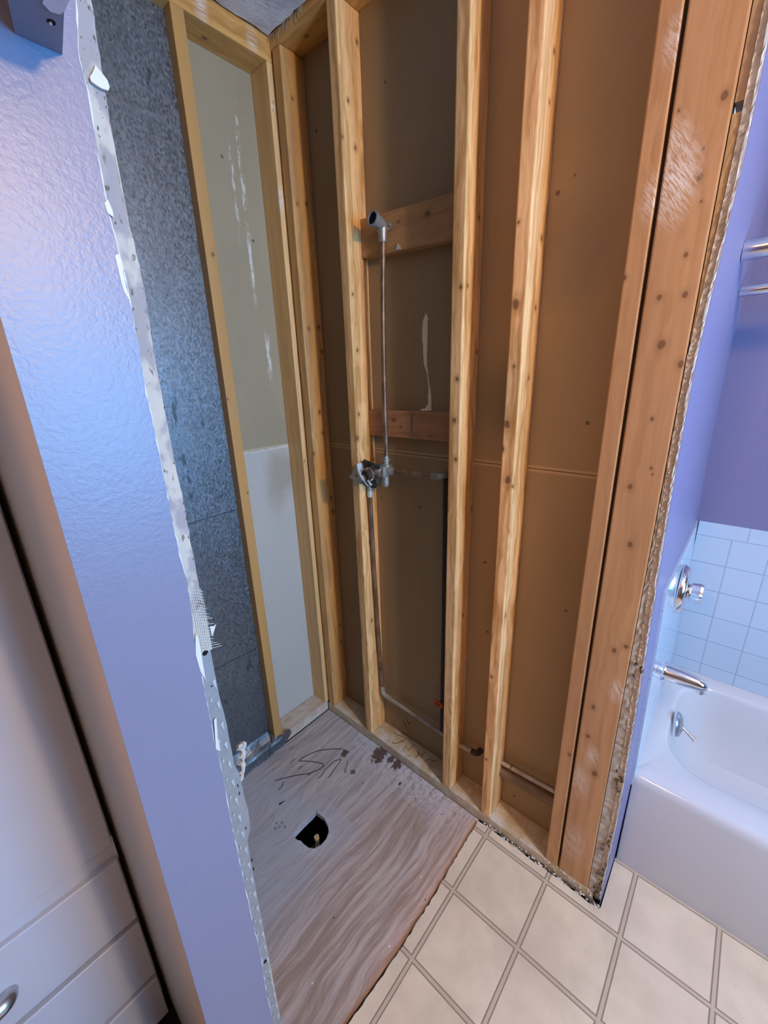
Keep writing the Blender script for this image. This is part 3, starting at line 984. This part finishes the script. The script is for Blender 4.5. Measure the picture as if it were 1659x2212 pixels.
zt = 2.4205
board('corner_stud', 'thick knotty stud in the back corner of the pipe wall', 'wall stud', -0.0868, 0.0, 0.008, 0.046, PT + .0005, zt, 'z', dict(light=WL, dark=(0.43, 0.235, 0.105), seed=11,
      knots=K(((-0.018, 0.046, 2.033), .005), ((-0.056, 0.046, 2.042), .006), ((-0.033, 0.046, 2.306), .005), ((-0.025, 0.046, 1.666), .007), ((-0.071, 0.046, 1.673), .007), ((-0.076, 0.046, 1.592), .006), ((-0.044, 0.046, 1.381), .007), ((-0.052, 0.046, 1.303), .006), ((-0.001, 0.046, 1.231), .007), ((-0.07, 0.046, 1.041), .007), ((-0.074, 0.046, 0.981), .007), ((-0.07, 0.046, 0.447), .005), ((-0.068, 0.046, 0.362), .005))), 0.004)
board('corner_stud', 'thin pale stud edge in the corner at the right of the grey drywall', 'wall stud', -0.0180, 0.0165, -0.0868, -0.001, 0.0465, 2.394, 'z', dict(light=(0.80, 0.50, 0.20), dark=(0.62, 0.38, 0.17), seed=12, knots=K(((0.01, 0, 1.2), .004), ((0.005, 0, 2.3), .003), ((0.008, 0, 2.28), .003)), smears=[(0.01, 0, 2.05, 0.03, 0.7), (0.01, 0, 2.29, 0.02, 0.6)]), 0.0015)
board('wall_stud', 'knotty stud behind the chrome shower valve', 'wall stud', -0.0868, 0.0, 0.2486, 0.2833, PT + .0005, zt, 'z', dict(light=(0.92, 0.56, 0.24), dark=WD, seed=13,
      knots=K(((-0.051, 0.2833, 2.115), .006), ((-0.03, 0.2833, 2.214), .005), ((-0.002, 0.2833, 2.125), .004), ((-0.012, 0.2833, 1.74), .005), ((-0.021, 0.2833, 1.581), .006), ((-0.014, 0.2833, 1.382), .006), ((-0.002, 0.2833, 1.304), .008), ((-0.074, 0.2833, 2.355), .005), ((-0.076, 0.2833, 1.843), .005), ((-0.042, 0.2833, 0.918), .007), ((-0.065, 0.2833, 0.775), .005), ((-0.031, 0.2833, 0.586), .006), ((-0.08, .2833, 1.22), .006))), 0.0035)
board('wall_stud', 'pale stud at the right ends of the two wooden blocks', 'wall stud', -0.0868, 0.0, 0.6440, 0.6787, PT + .0005, zt, 'z', dict(light=(0.93, 0.59, 0.27), dark=WD, seed=14,
      knots=K(((0.0, 0.671, 1.7), .005), ((0.0, 0.667, 1.486), .006), ((0.0, 0.661, 1.379), .007), ((0.0, 0.668, 1.273), .006), ((-0.019, 0.6787, 1.704), .005), ((-0.063, 0.6787, 1.857), .005), ((-0.077, 0.6787, 1.553), .005), ((-0.051, 0.6787, 0.754), .005), ((-0.084, 0.6787, 1.108), .006))), 0.0035)
board('wall_stud', 'pale stud with dark knots down its narrow edge, right of the paired blocks', 'wall stud', -0.0868, 0.0, 0.8042, 0.8389, PT + .0005, zt, 'z', dict(light=(0.93, 0.60, 0.29), dark=WD, seed=15,
      knots=K(((0.0, 0.817, 1.644), .011), ((0.0, 0.822, 1.51), .004), ((0.0, 0.813, 1.375), .010), ((0.0, 0.806, 1.313), .006), ((0.0, 0.825, 1.235), .010), ((0.0, 0.811, 1.804), .004), ((0.0, 0.814, 0.619), .005), ((0.0, 0.813, 0.289), .005), ((-0.058, 0.8389, 1.639), .006), ((-0.049, 0.8389, 1.483), .006), ((-0.053, 0.8389, 2.099), .005), ((-0.049, 0.8389, 2.018), .004), ((-0.062, 0.8389, 1.78), .006), ((-0.004, 0.8389, 1.22), .006), ((-0.013, 0.8389, 0.836), .005))), 0.0035)
board('end_stud', 'reddish narrow stud left of the dark gap at the wall end', 'wall stud', -0.0868, 0.0, 1.0311, 1.0662, PT + .0005, zt, 'z', dict(light=(0.54, 0.30, 0.135), dark=(0.41, 0.205, 0.085), seed=16, knots=K(((0, 1.057, 0.487), .006), ((0, 1.035, 1.662), .004)), smears=[(0, 1.06, 1.784, 0.03, 0.6), (0, 1.06, 2.0, 0.03, 0.5)]), 0.003)
kn = [(1.097, 1.62, .007), (1.136, 1.619, .007), (1.113, 1.537, .010), (1.131, 1.302, .004), (1.099, 1.258, .008), (1.117, 1.13, .008), (1.149, 1.501, .008), (1.142, 1.899, .008), (1.128, 1.797, .007), (1.082, 1.901, .004), (1.127, 1.683, .005), (1.143, 0.879, .008), (1.121, 0.858, .008), (1.096, 0.675, .008), (1.124, 0.469, .011), (1.094, 0.578, .008), (1.136, 1.76, .003), (1.126, 1.836, .003), (1.135, 1.29, .003), (1.118, 1.40, .005)]
board('end_board', 'wide flat board with knots and white plaster scrapes at the wall end', 'wall board', -0.036, 0.0, 1.0727, 1.1545, PT + .0005, zt, 'z', dict(light=(0.56, 0.31, 0.145), dark=(0.42, 0.215, 0.09), seed=17, knots=[(0, y, z, r * 0.8) for y, z, r in kn], smears=[(0, 1.094, 1.80, 0.055, 0.95), (0, 1.085, 1.86, 0.03, 0.6), (0, 1.11, 0.52, 0.03, 0.7), (0, 1.09, 0.42, 0.05, 0.5), (0, 1.10, 0.18, 0.06, 0.4), (0, 1.14, 0.75, 0.03, 0.6)]), 0.003)
board('back_wall_stud', 'stud on the back wall between galvanized sheet and grey drywall', 'wall stud', 0.2585, 0.2932, -0.0868, -0.0005, 0.0465, 2.394, 'z', dict(light=(0.55, 0.295, 0.088), dark=(0.53, 0.31, 0.12), seed=18, knots=K(((0.271, 0, 1.851), .006), ((0.289, 0, 1.445), .004), ((0.251, 0, 1.889), .004), ((0.265, 0, 1.129), .004))), 0.002)
# blocks between the studs
bu = board('pipe_block', 'upper tilted wooden block carrying the shower arm elbow', 'wooden block', -0.0868, -0.0580, 0.2838, 0.6432, 1.832, 1.934, 'y', dict(light=(0.50, 0.29, 0.13), dark=(0.36, 0.19, 0.08), seed=21, knots=K(((-0.06, 0.40, 1.9), .006), ((-0.06, 0.53, 1.90), .009), ((-0.06, .43, 1.905), .005))), 0.002)
for v in bu.data.vertices:
    v.co.z -= 0.055 * v.co.y * 1.0
bl2 = board('pipe_block', 'lower level wooden block behind the riser pipe, just above the drywall seam', 'wooden block', -0.0868, -0.0600, 0.2838, 0.6432, 1.309, 1.3935, 'y', dict(light=(0.44, 0.235, 0.12), dark=(0.33, 0.15, 0.07), seed=22, knots=K(((-0.06, 0.423, 1.344), .004), ((-0.06, 0.541, 1.322), .004), ((-0.06, 0.395, 1.365), .008))), 0.002)
sk = B()
ribbon(sk, [(-0.0600, 0.4705, 1.388), (-0.0600, 0.4700, 1.36), (-0.0600, 0.4690, 1.33)], 0.003, (1, 0, 0), 0.0005)
link('dark_streak', sk, M['scrawl'], bl2)
wc = B()
prism(wc, [(-0.0578, 0.420, 1.838), (-0.0578, 0.4255, 1.853), (-0.0578, 0.432, 1.847), (-0.0578, 0.4385, 1.8365)], (0.002, 0, 0))
tag(link('paint_chip', wc, M['white_paint'], loc=(-0.0575, 0.428, 1.8405)), 'small white paint chip on the lower edge of the upper block', 'paint chip')
# dried adhesive
gl = [(0.5064, 1.6681), (0.5095, 1.6572), (0.5131, 1.6522), (0.5104, 1.6478), (0.5105, 1.6131), (0.5089, 1.5805), (0.5081, 1.5529), (0.5081, 1.5248), (0.511, 1.5091), (0.5128, 1.4970), (0.5147, 1.4846), (0.5204, 1.4586), (0.5243, 1.4381), (0.5253, 1.4161), (0.5245, 1.4012), (0.5265, 1.3950), (0.5057, 1.3945), (0.4884, 1.3942), (0.4846, 1.3960), (0.5028, 1.4010), (0.5132, 1.4129), (0.515, 1.4233), (0.514, 1.4381), (0.5164, 1.4586), (0.5125, 1.4847), (0.5110, 1.4970), (0.5074, 1.5093), (0.4989, 1.528), (0.4961, 1.5535), (0.4952, 1.5814), (0.4924, 1.5968), (0.4925, 1.6228), (0.4952, 1.6494)]
bm = prism(B(), [(-0.0871, y, z) for y, z in gl], (0.0035, 0, 0))
lump(bm, (-0.078, 0.505, 1.3965), 0.009, 3, (0.9, 2.0, 0.45))
tag(link('adhesive_drip', bm, M['adhesive'], loc=(-0.0871, 0.508, 1.3945)), 'long cream drip of dried adhesive above the lower block', 'adhesive drip')
# scuffs on the drywall by the pipe
# galvanized sheet
gs = thing('galvanized_sheet', 'spangled galvanized metal sheet lining the left of the back wall', 'metal sheet', (0.6, -0.02, 0.0))
link('sheet', box(B(), 0.2935, 0.7965, -0.0365, -0.0345, 0.0475, 2.394), M['galv'], gs)
cm = plain('dark_crease', (0.10, 0.10, 0.11), 0.4, 0.8)
link('crease', prism(B(), [(x, -0.0344, z) for x, z in [(0.30, 1.072), (0.40, 1.070), (0.47, 1.067), (0.79, 1.058), (0.79, 1.0545), (0.47, 1.0640), (0.40, 1.0665), (0.30, 1.069)]], (0, 0.0010, 0)), cm, gs)
link('crease', prism(B(), [(x, -0.0344, z) for x, z in [(0.30, 0.500), (0.36, 0.502), (0.45, 0.506), (0.79, 0.515), (0.79, 0.511), (0.45, 0.5025), (0.30, 0.4965)]], (0, 0.0010, 0)), cm, gs)
# folded foot of the sheet over the plate
n = 24
rows = []
bm = B()
for i in range(n + 1):
    x = 0.262 + (0.796 - 0.262) * i / n
    wob = 0.002 * math.sin(i * 1.3) + random.uniform(-.001, .001)
    e = 0.02 if i == 0 else 0.0
    pts = [(-0.0344, 0.085), (-0.026, 0.070 + wob), (-0.012, 0.058 + wob), (0.002, 0.049), (0.0068 + wob * .5, 0.040), (0.0068, 0.020), (0.0085 + wob, 0.004), (0.012, 0.0015)]
    if x < 0.2945:
        pts = [(0.0005, 0.062)] * 2 + [(0.001, 0.058), (0.0025, 0.049), (0.0068 + wob * .5, 0.040), (0.0068, 0.020), (0.0085 + wob, 0.004), (0.012, 0.0015)]
    rows.append([bm.verts.new((x - e * 0 + 0.001 * math.sin(j * 2 + i), y, z)) for j, (y, z) in enumerate(pts)])
for a, b in zip(rows, rows[1:]):
    for j in range(len(a) - 1):
        bm.faces.new((a[j], b[j], b[j + 1], a[j + 1]))
fo = link('folded_foot', bm, M['galv'], gs)
so = fo.modifiers.new('thick', 'SOLIDIFY')
so.thickness = 0.0008
# bent ear at the stud's foot
bm = prism(B(), [(0.262, 0.0075, 0.006), (0.262, 0.0078, 0.050), (0.250, 0.009, 0.066), (0.232, 0.010, 0.070), (0.223, 0.010, 0.058), (0.221, 0.0095, 0.038), (0.232, 0.008, 0.026), (0.245, 0.0075, 0.014)], (0, 0.001, 0))
link('bent_ear', bm, M['galv'], gs)
bm = prism(B(), [(0.296, -0.001, 0.05), (0.304, 0.002, 0.092), (0.310, 0.0, 0.072), (0.313, 0.0, 0.05)], (0, 0.0008, 0))
link('bent_tab', bm, M['galv'], gs)

# ------------------------------------------------------------------ shower plumbing
rp = thing('shower_riser', 'thin copper riser pipe with an open brass elbow at its top', 'pipe', (-0.045, 0.373, 1.25))
bm = tube(B(), smooth([(-0.045, 0.373, 1.235), (-0.045, 0.371, 1.4), (-0.0445, 0.3745, 1.65), (-0.045, 0.383, 1.872)]), 0.0078, 14)
link('pipe', bm, M['copper'], rp, smooth=True)
bm = lathe(B(), (-0.045, 0.3825, 1.862), (0, 0, 1), [(0, 0.0095), (0.004, 0.0115), (0.018, 0.0115), (0.03, 0.0135), (0.042, 0.0135)], 18)
tube(bm, [(-0.050, 0.3825, 1.902), (-0.030, 0.3825, 1.908), (-0.012, 0.3825, 1.911)], [0.0140, 0.0155, 0.0190], 20)
lathe(bm, (-0.012, 0.3825, 1.911), (1, 0, 0.16), [(0, 0.0190), (0.008, 0.0200), (0.010, 0.0200), (0.0105, 0.0155), (-0.006, 0.0145), (-0.0062, 0.0)], 24)
el = link('elbow', bm, M['cast'], rp, smooth=True)
bm = prism(B(), [(-0.0572, 0.352, 1.895), (-0.0572, 0.362, 1.91), (-0.0572, 0.400, 1.912), (-0.0572, 0.412, 1.9), (-0.0572, 0.406, 1.893), (-0.0572, 0.385, 1.888)], (0.004, 0, 0))
lathe(bm, (-0.0535, 0.4035, 1.9015), (1, 0, 0), [(0, 0.004), (0.003, 0.004), (0.004, 0.002)], 10)
link('ear', bm, M['cast'], el)
link('dark_bore', lathe(B(), (-0.0068, 0.3825, 1.9117), (1, 0, 0.16), [(0, 0.0148), (0.0008, 0.0148), (0.0009, 0)], 20), M['black'], el)

sv = thing('shower_valve', 'chrome shower valve with a bent mounting plate in front of the stud', 'valve', (-0.04, 0.36, 1.13))
X = -0.042
bm = box(B(), -0.062, -0.016, 0.350, 0.385, 1.178, 1.216, 0.006, 3)
lathe(bm, (X, 0.3735, 1.205), (0, 0, 1), [(0, 0.013), (0.014, 0.013), (0.016, 0.0105), (0.026, 0.0105), (0.0265, 0.0135), (0.034, 0.0135), (0.0345, 0.009), (0.042, 0.0085)], 20)
lathe(bm, (X, 0.368, 1.186), (0, 0, -1), [(0, 0.0135), (0.036, 0.0132), (0.043, 0.011), (0.045, 0.006)], 20)
lathe(bm, (-0.045, 0.375, 1.198), (0, 1, 0.03), [(0, 0.0125), (0.012, 0.0125), (0.0125, 0.0145), (0.016, 0.0145), (0.0165, 0.012), (0.021, 0.012), (0.0215, 0.0135), (0.026, 0.011), (0.034, 0.0095)], 20)
lathe(bm, (-0.036, 0.2975, 1.165), (0, 0, -1), [(0, 0.011), (0.03, 0.011), (0.034, 0.009), (0.05, 0.0088)], 18)
box(bm, -0.060, -0.02, 0.298, 0.352, 1.168, 1.206, 0.005)
link('valve_body', bm, M['cast'], sv, smooth=False)
bp_ = [(0.2908, 1.2218), (0.3065, 1.2357), (0.3392, 1.2285), (0.3593, 1.2259), (0.3835, 1.2274), (0.3762, 1.2027), (0.369, 1.1776), (0.3681, 1.1561), (0.3552, 1.141), (0.3344, 1.1395), (0.3185, 1.1552)]
link('back_plate', prism(B(), [(-0.007, y, z) for y, z in bp_], (0.0016, 0, 0)), M['plate_dark'], sv)
rf = [(0.3835, 1.2266), (0.3754, 1.2086), (0.3665, 1.1879), (0.3623, 1.1706), (0.367, 1.1541), (0.3700, 1.1660), (0.3745, 1.1780), (0.3800, 1.1930), (0.3860, 1.2130)]
bm = prism(B(), [(-0.003, y, z) for y, z in rf], (0.003, 0.003, 0))
bmesh.ops.bevel(bm, geom=bm.edges[:], offset=0.0005, segments=1, affect='EDGES')
link('bright_flange', bm, M['chrome'], sv)
lf = [(0.2451, 1.1679), (0.2631, 1.1853), (0.2743, 1.2024), (0.284, 1.2174), (0.3122, 1.2269), (0.3201, 1.2199), (0.3233, 1.2051), (0.3262, 1.1841), (0.3143, 1.1608), (0.3009, 1.1511), (0.2837, 1.1517), (0.2679, 1.1606)]
hc = [(0.010, 0.2815 + 0.0052 * math.cos(a * PI / 7), 1.179 + 0.0062 * math.sin(a * PI / 7)) for a in range(14)]
link('mounting_plate', prism(B(), [(0.010, y, z) for y, z in lf], (0.0015, 0, 0), [hc]), M['chrome_dull'], sv)
# barrel: chrome sleeve with an open bore
ax = Vector((1, -0.002, -0.01)).normalized()
c0 = Vector((-0.008, 0.3565, 1.196))
lathe_p = [(0, 0.0225), (0.008, 0.0232), (0.034, 0.0225), (0.036, 0.0205), (0.052, 0.0200), (0.0525, 0.0180), (0.0525, 0.0165), (0.020, 0.0160), (0.0199, 0.0)]
link('barrel', lathe(B(), c0, ax, lathe_p, 36), M['chrome_dull'], sv, smooth=True)
link('copper_bore', lathe(B(), c0 + ax * 0.0205, ax, [(0, 0.0155), (0.012, 0.0152), (0.013, 0.010), (0.013, 0.0)], 28), M['copper'], sv)
# curved clip strap in front
sp_ = smooth([(0.050, 0.325, 1.2295), (0.050, 0.3269, 1.2127), (0.050, 0.3349, 1.1944), (0.050, 0.3481, 1.1782), (0.050, 0.3703, 1.1612)], 5)
bm = B()
rws = []
for p in sp_:
    rws.append([bm.verts.new(p + Vector(o)) for o in ((0, 0, 0), (0.0, 0.0034, 0.0018), (-0.022, 0.0034, 0.0018), (-0.022, 0, 0))])
for a, b in zip(rws, rws[1:]):
    for j in range(4):
        bm.faces.new((a[j], b[j], b[(j + 1) % 4], a[(j + 1) % 4]))
bm.faces.new(rws[0])
bm.faces.new(rws[-1])
st_ = link('clip_strap', bm, M['solder'], sv)
link('clip_tab', prism(B(), [(0.045, y, z) for y, z in [(0.3379, 1.1718), (0.3506, 1.178), (0.3706, 1.1763), (0.378, 1.1655), (0.3697, 1.159), (0.3605, 1.1577)]], (0.0014, 0, 0)), M['plate_dark'], st_)
bm = box(B(), -0.0185, -0.0150, 0.3615, 0.3705, 1.187, 1.1975, 0.0008)
nut = link('square_nut', bm, M['cast'], sv)
link('nut_bore', lathe(B(), (-0.0152, 0.366, 1.1922), (1, 0, 0), [(0, 0.0028), (0.0006, 0.0028), (0.0007, 0)], 12), M['black'], nut)

cs = thing('supply_pipe', 'copper pipe from the valve to the elbow behind the pale stud', 'pipe', (-0.045, 0.5, 1.2))
link('pipe', tube(B(), bend((-0.045, 0.405, 1.199), (-0.045, 0.592, 1.205), (-0.0766, 0.594, 1.205), 0.018), 0.0092, 14), M['copper'], cs, smooth=True)
link('elbow', tube(B(), bend((-0.045, 0.560, 1.2040), (-0.045, 0.591, 1.205), (-0.0745, 0.5935, 1.205), 0.018), 0.0112, 16), M['cast'], cs, smooth=True)
dk = thing('cold_supply', 'dark vertical pipe tucked against the pale stud below the elbow', 'pipe', (-0.066, 0.60, 0.2195))
link('pipe', tube(B(), [(-0.066, 0.597, 1.1925), (-0.066, 0.600, 0.7), (-0.066, 0.600, 0.2195)], 0.0105, 12), M['darkpipe'], dk, smooth=True)
bm = B()
for k in range(28):
    pass
ring = []
t = B()
R_, r_ = 0.0165, 0.0052
pts = [(-0.052 + 0.010 * math.sin(a * 2 * PI / 24) * 0.3, 0.586 + R_ * math.cos(a * 2 * PI / 24), 0.343 + R_ * 0.75 * math.sin(a * 2 * PI / 24)) for a in range(25)]
tube(t, pts, r_, 10)
rh = link('red_handle', t, M['redplastic'], dk, smooth=True)
rh['label'] = 'orange red valve handle'
hp = thing('hot_supply', 'copper pipe dropping from the valve along the stud and turning right at the bottom', 'pipe', (-0.058, 0.30, 0.22))
link('pipe', tube(B(), smooth([(-0.036, 0.2980, 1.128), (-0.044, 0.2955, 0.8), (-0.055, 0.2985, 0.40), (-0.058, 0.3015, 0.245)]), 0.0078, 14), M['copper'], hp, smooth=True)
link('coupling', lathe(B(), (-0.0365, 0.2978, 1.118), (0, 0, -1), [(0, 0.0095), (0.022, 0.0095), (0.024, 0.008)], 16), M['solder'], hp)
link('elbow', tube(B(), bend((-0.058, 0.3013, 0.262), (-0.058, 0.3030, 0.222), (-0.059, 0.340, 0.220), 0.018), 0.0098, 16), M['copper_grey'], hp, smooth=True)
link('horizontal_run', tube(B(), [(-0.058, 0.318, 0.2195), (-0.060, 0.45, 0.2140), (-0.060, 0.6425, 0.2060)], 0.0078, 14), M['copper_grey'], hp, smooth=True)
hs = thing('pipe_stub', 'short pale pipe with an elbow between the two bright studs near the floor', 'pipe', (-0.060, 0.70, 0.206))
link('pipe', tube(B(), [(-0.060, 0.6795, 0.2045), (-0.060, 0.735, 0.2115)], 0.0082, 14), M['copper_grey'], hs, smooth=True)
link('elbow', tube(B(), bend((-0.060, 0.728, 0.2110), (-0.060, 0.750, 0.2125), (-0.0835, 0.752, 0.2125), 0.014), 0.0098, 14), M['darkpipe'], hs, smooth=True)
tp = thing('tub_supply', 'pale thin pipe above the fat brown pipe in the bay next to the end stud', 'pipe', (-0.060, 0.92, 0.25))
link('pipe', tube(B(), [(-0.060, 0.8395, 0.2425), (-0.060, 0.93, 0.2490), (-0.060, 1.0305, 0.2570)], 0.0072, 14), M['copper_grey'], tp, smooth=True)
link('strap', lathe(B(), (-0.060, 0.873, 0.2445), (0, 1, 0.07), [(0, 0.0082), (0.005, 0.0082)], 14), M['copper'], tp)
fp = thing('drain_line', 'fat brown pipe low in the bay next to the end stud', 'pipe', (-0.067, 0.92, 0.2))
link('pipe', tube(B(), [(-0.069, 0.8395, 0.1975), (-0.069, 0.93, 0.2010), (-0.069, 1.0305, 0.2060)], 0.0175, 18), plain('brown_pipe', (0.20, 0.14, 0.085), 0.55, 0.2, var=0.25, sc=40), fp, smooth=True)
# scuffs on the drywall under the horizontal run
bm = B()
for st in ([(0.3892, 0.1127), (0.398, 0.098), (0.4068, 0.0815)], [(0.4054, 0.1342), (0.414, 0.121), (0.4229, 0.1077)], [(0.3394, 0.0717), (0.3413, 0.0545)], [(0.4316, 0.1001), (0.4224, 0.0739)]):
    ribbon(bm, [(-0.0872, y, z) for y, z in st], 0.0028, (1, 0, 0), 0.0006)
link('scuff_marks', bm, M['scrawl'], bpy.data.objects['wall_right'])
# crumbs
bm = B()
for i in range(90):
    lump(bm, (random.uniform(0.001, 0.012), random.uniform(0.82, 1.19), random.uniform(0.0115, 0.014)), random.uniform(0.0008, 0.0034), i, (1, 1.3, 0.7), 1, 0.6)
tag(link('plaster_crumbs', bm, M['gypsum'], loc=(0.005, 1.0, 0.006)), 'scattered plaster crumbs on the vinyl along the foot of the pipe wall', 'crumbs', kind='stuff')
bm = B()
for i in range(60):
    p = (random.uniform(-0.08, 0.0), random.uniform(0.3, 1.0), PT + 0.001) if i < 30 else (0.001, random.uniform(1.03, 1.17), PT - random.uniform(0.0, 0.02))
    lump(bm, p, random.uniform(0.0008, 0.0034), i, (1, 1.3, 0.7), 1, 0.6)
link('crumbs', bm, M['gypsum'], pl)['kind'] = 'stuff'
bm = B()
for i in range(60):
    lump(bm, (random.uniform(0.02, 0.24), random.uniform(-0.083, -0.068), 0.0470), random.uniform(0.0008, 0.0034), i, (1, 1.3, 0.7), 1, 0.6)
link('crumbs', bm, M['gypsum'], bpy.data.objects['back_sole_plate'])['kind'] = 'stuff'
bm = B()
for i in range(46):
    y = random.uniform(0.86, 1.195)
    lump(bm, (random.uniform(0.0, 0.008) , y, 0.008 + random.uniform(0, 0.006)), random.uniform(0.002, 0.005), i + 9, (0.8, 1.8, 0.7), 1, 0.6)
tag(link('grime_crumbs', bm, M['grime'], loc=(0.004, 1.0, 0.006)), 'dark grime caked along the foot of the wall end', 'grime', kind='stuff')

# ------------------------------------------------------------------ bathtub
tub = thing('bathtub', 'white bathtub with a plain apron right of the gutted stall', 'bathtub', (-0.48, 1.95, 0.0))


def rrect(x0, x1, y0, y1, r, z, n=8):
    pts = []
    for cx_, cy_, a0 in ((x1 - r, y1 - r, 0), (x0 + r, y1 - r, PI / 2), (x0 + r, y0 + r, PI), (x1 - r, y0 + r, 1.5 * PI)):
        for k in range(n + 1):
            a = a0 + PI / 2 * k / n
            pts.append((cx_ + r * math.cos(a), cy_ + r * math.sin(a), z))
    return pts


ya, yb, xa, xb = 1.1965, 2.70, -0.793, -0.165
RZ = 0.372
loops = [rrect(xa, xb, ya, yb, 0.002, 0.007), rrect(xa, xb, ya, yb, 0.003, RZ - 0.032), rrect(xa, xb - 0.003, ya, yb, 0.003, RZ - 0.018), rrect(xa, xb - 0.010, ya, yb, 0.003, RZ - 0.006), rrect(xa, xb - 0.022, ya, yb, 0.003, RZ)]
inner = [(-0.735, -0.262, 1.238, 2.58, 0.13, RZ), (-0.728, -0.270, 1.246, 2.57, 0.125, RZ - 0.006), (-0.724, -0.276, 1.251, 2.56, 0.122, RZ - 0.02), (-0.715, -0.285, 1.262, 2.53, 0.12, RZ - 0.12), (-0.70, -0.30, 1.28, 2.48, 0.115, RZ - 0.22), (-0.675, -0.325, 1.305, 2.42, 0.10, RZ - 0.275), (-0.62, -0.38, 1.36, 2.34, 0.08, RZ - 0.295)]
loops += [rrect(*a[:4], a[4], a[5]) for a in inner]
bm = B()
rg = [[bm.verts.new(p) for p in lp_] for lp_ in loops]
for a, b in zip(rg, rg[1:]):
    m_ = len(a)
    for k in range(m_):
        bm.faces.new((a[k], a[(k + 1) % m_], b[(k + 1) % m_], b[k]))
bm.faces.new(rg[-1])
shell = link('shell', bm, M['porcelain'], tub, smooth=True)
bm = lathe(B(), (-0.49, 1.262, 0.345), (0, 1, 0.12), [(0, 0.040), (0.003, 0.041), (0.010, 0.037), (0.017, 0.022), (0.019, 0.0)], 30)
ov = link('overflow_plate', bm, M['chrome_dull'], tub, smooth=True)
link('lever', tube(B(), [(-0.488, 1.276, 0.345), (-0.484, 1.294, 0.334), (-0.478, 1.318, 0.322)], [0.004, 0.0042, 0.0075], 10), M['chrome_dull'], ov, smooth=True)
for x, y in ((-0.42, 1.46), (-0.45, 1.5), (-0.41, 1.53)):
    link('dirt_speck', lump(B(), (x, y, RZ - 0.2945), 0.004, x * 9, (1.2, 1, 0.2), 1), M['grime'], tub)

sp2 = thing('tub_spout', 'brushed steel tub spout over the end of the bathtub', 'spout', (-0.48, 1.20, 0.53))
c = [(1.197, 0.534, 0.031), (1.200, 0.534, 0.033), (1.204, 0.534, 0.0315), (1.2045, 0.534, 0.029), (1.215, 0.5345, 0.0285), (1.25, 0.535, 0.0265), (1.285, 0.5355, 0.0225), (1.303, 0.535, 0.0185), (1.312, 0.533, 0.013), (1.3165, 0.531, 0.005)]
bm = B()
rgs = []
for y, zc, r in c:
    top_slope = max(0, (y - 1.2045)) * 0.05
    rgs.append([bm.verts.new((-0.48 + r * math.cos(a * PI / 12) * 0.95, y, zc - max(0, (y - 1.25)) * 0.05 + r * math.sin(a * PI / 12))) for a in range(24)])
for a, b in zip(rgs, rgs[1:]):
    for k in range(24):
        bm.faces.new((a[k], a[(k + 1) % 24], b[(k + 1) % 24], b[k]))
bm.faces.new(rgs[-1])
bm.faces.new(rgs[0])
link('body', bm, M['chrome'], sp2, smooth=True)
link('outlet', lathe(B(), (-0.48, 1.300, 0.520), (0, 0.12, -1), [(0, 0.013), (0.014, 0.0125), (0.016, 0.011), (0.016, 0)], 20), M['chrome'], sp2, smooth=True)

tv = thing('tub_valve', 'chrome tub valve with a round plate and knob on the tile', 'valve', (-0.48, 1.19, 0.842))
yv = 1.192
link('escutcheon', lathe(B(), (-0.48, yv, 0.842), (0, 1, 0), [(0, 0.078), (0.003, 0.079), (0.016, 0.074), (0.019, 0.070), (0.0195, 0.0)], 44), M['chrome'], tv, smooth=True)
link('collar', lathe(B(), (-0.48, yv + 0.019, 0.842), (0, 1, 0), [(0, 0.030), (0.004, 0.022), (0.016, 0.020), (0.017, 0)], 28), M['chrome'], tv, smooth=True)
bm = B()
kr = []
for a, sc_ in ((0.026, 0.023), (0.030, 0.029), (0.052, 0.032), (0.058, 0.029), (0.060, 0.02)):
    kr.append([bm.verts.new((-0.48 + sc_ * (1 + 0.09 * math.cos(5 * t_ * PI / 20)) * math.cos(t_ * PI / 20), yv + a, 0.842 + sc_ * (1 + 0.09 * math.cos(5 * t_ * PI / 20)) * math.sin(t_ * PI / 20))) for t_ in range(40)])
for a, b in zip(kr, kr[1:]):
    for k in range(40):
        bm.faces.new((a[k], a[(k + 1) % 40], b[(k + 1) % 40], b[k]))
bm.faces.new(kr[0])
bm.faces.new(kr[-1])
link('knob', bm, M['chrome'], tv)

# two rods fixed to the tub end wall
for nm, x, z, r, lab in (('curtain_rod', -0.36, 1.742, 0.0215, 'upper chrome curtain rod above the bathtub, fixed to the lilac end wall'), ('curtain_rod', -0.55, 1.682, 0.0135, 'lower thinner chrome rod above the bathtub, behind the upper rod')):
    tag(link(nm, tube(B(), [(x, wy(z) + 0.001, z), (x, 2.0, z), (x, 2.776, z)], r, 24), M['chrome'], loc=(x, wy(z), z), smooth=True), lab, 'rod')

# repeats of one kind share a group
GROUPS = {'wall_stud': 'bare wall studs of the stall', 'corner_stud': 'bare wall studs of the stall', 'end_stud': 'bare wall studs of the stall', 'back_wall_stud': 'bare wall studs of the stall',
          'pipe_block': 'wooden blocks between the studs', 'curtain_rod': 'chrome rods above the bathtub', 'paint_chip': 'white paint chips',
          'sole_plate': 'wall plates', 'back_sole_plate': 'wall plates', 'top_plate': 'wall plates', 'back_top_plate': 'wall plates'}
for o in list(COL.objects):
    g = GROUPS.get(o.name.split('.')[0])
    if g and o.parent is None:
        o['group'] = g
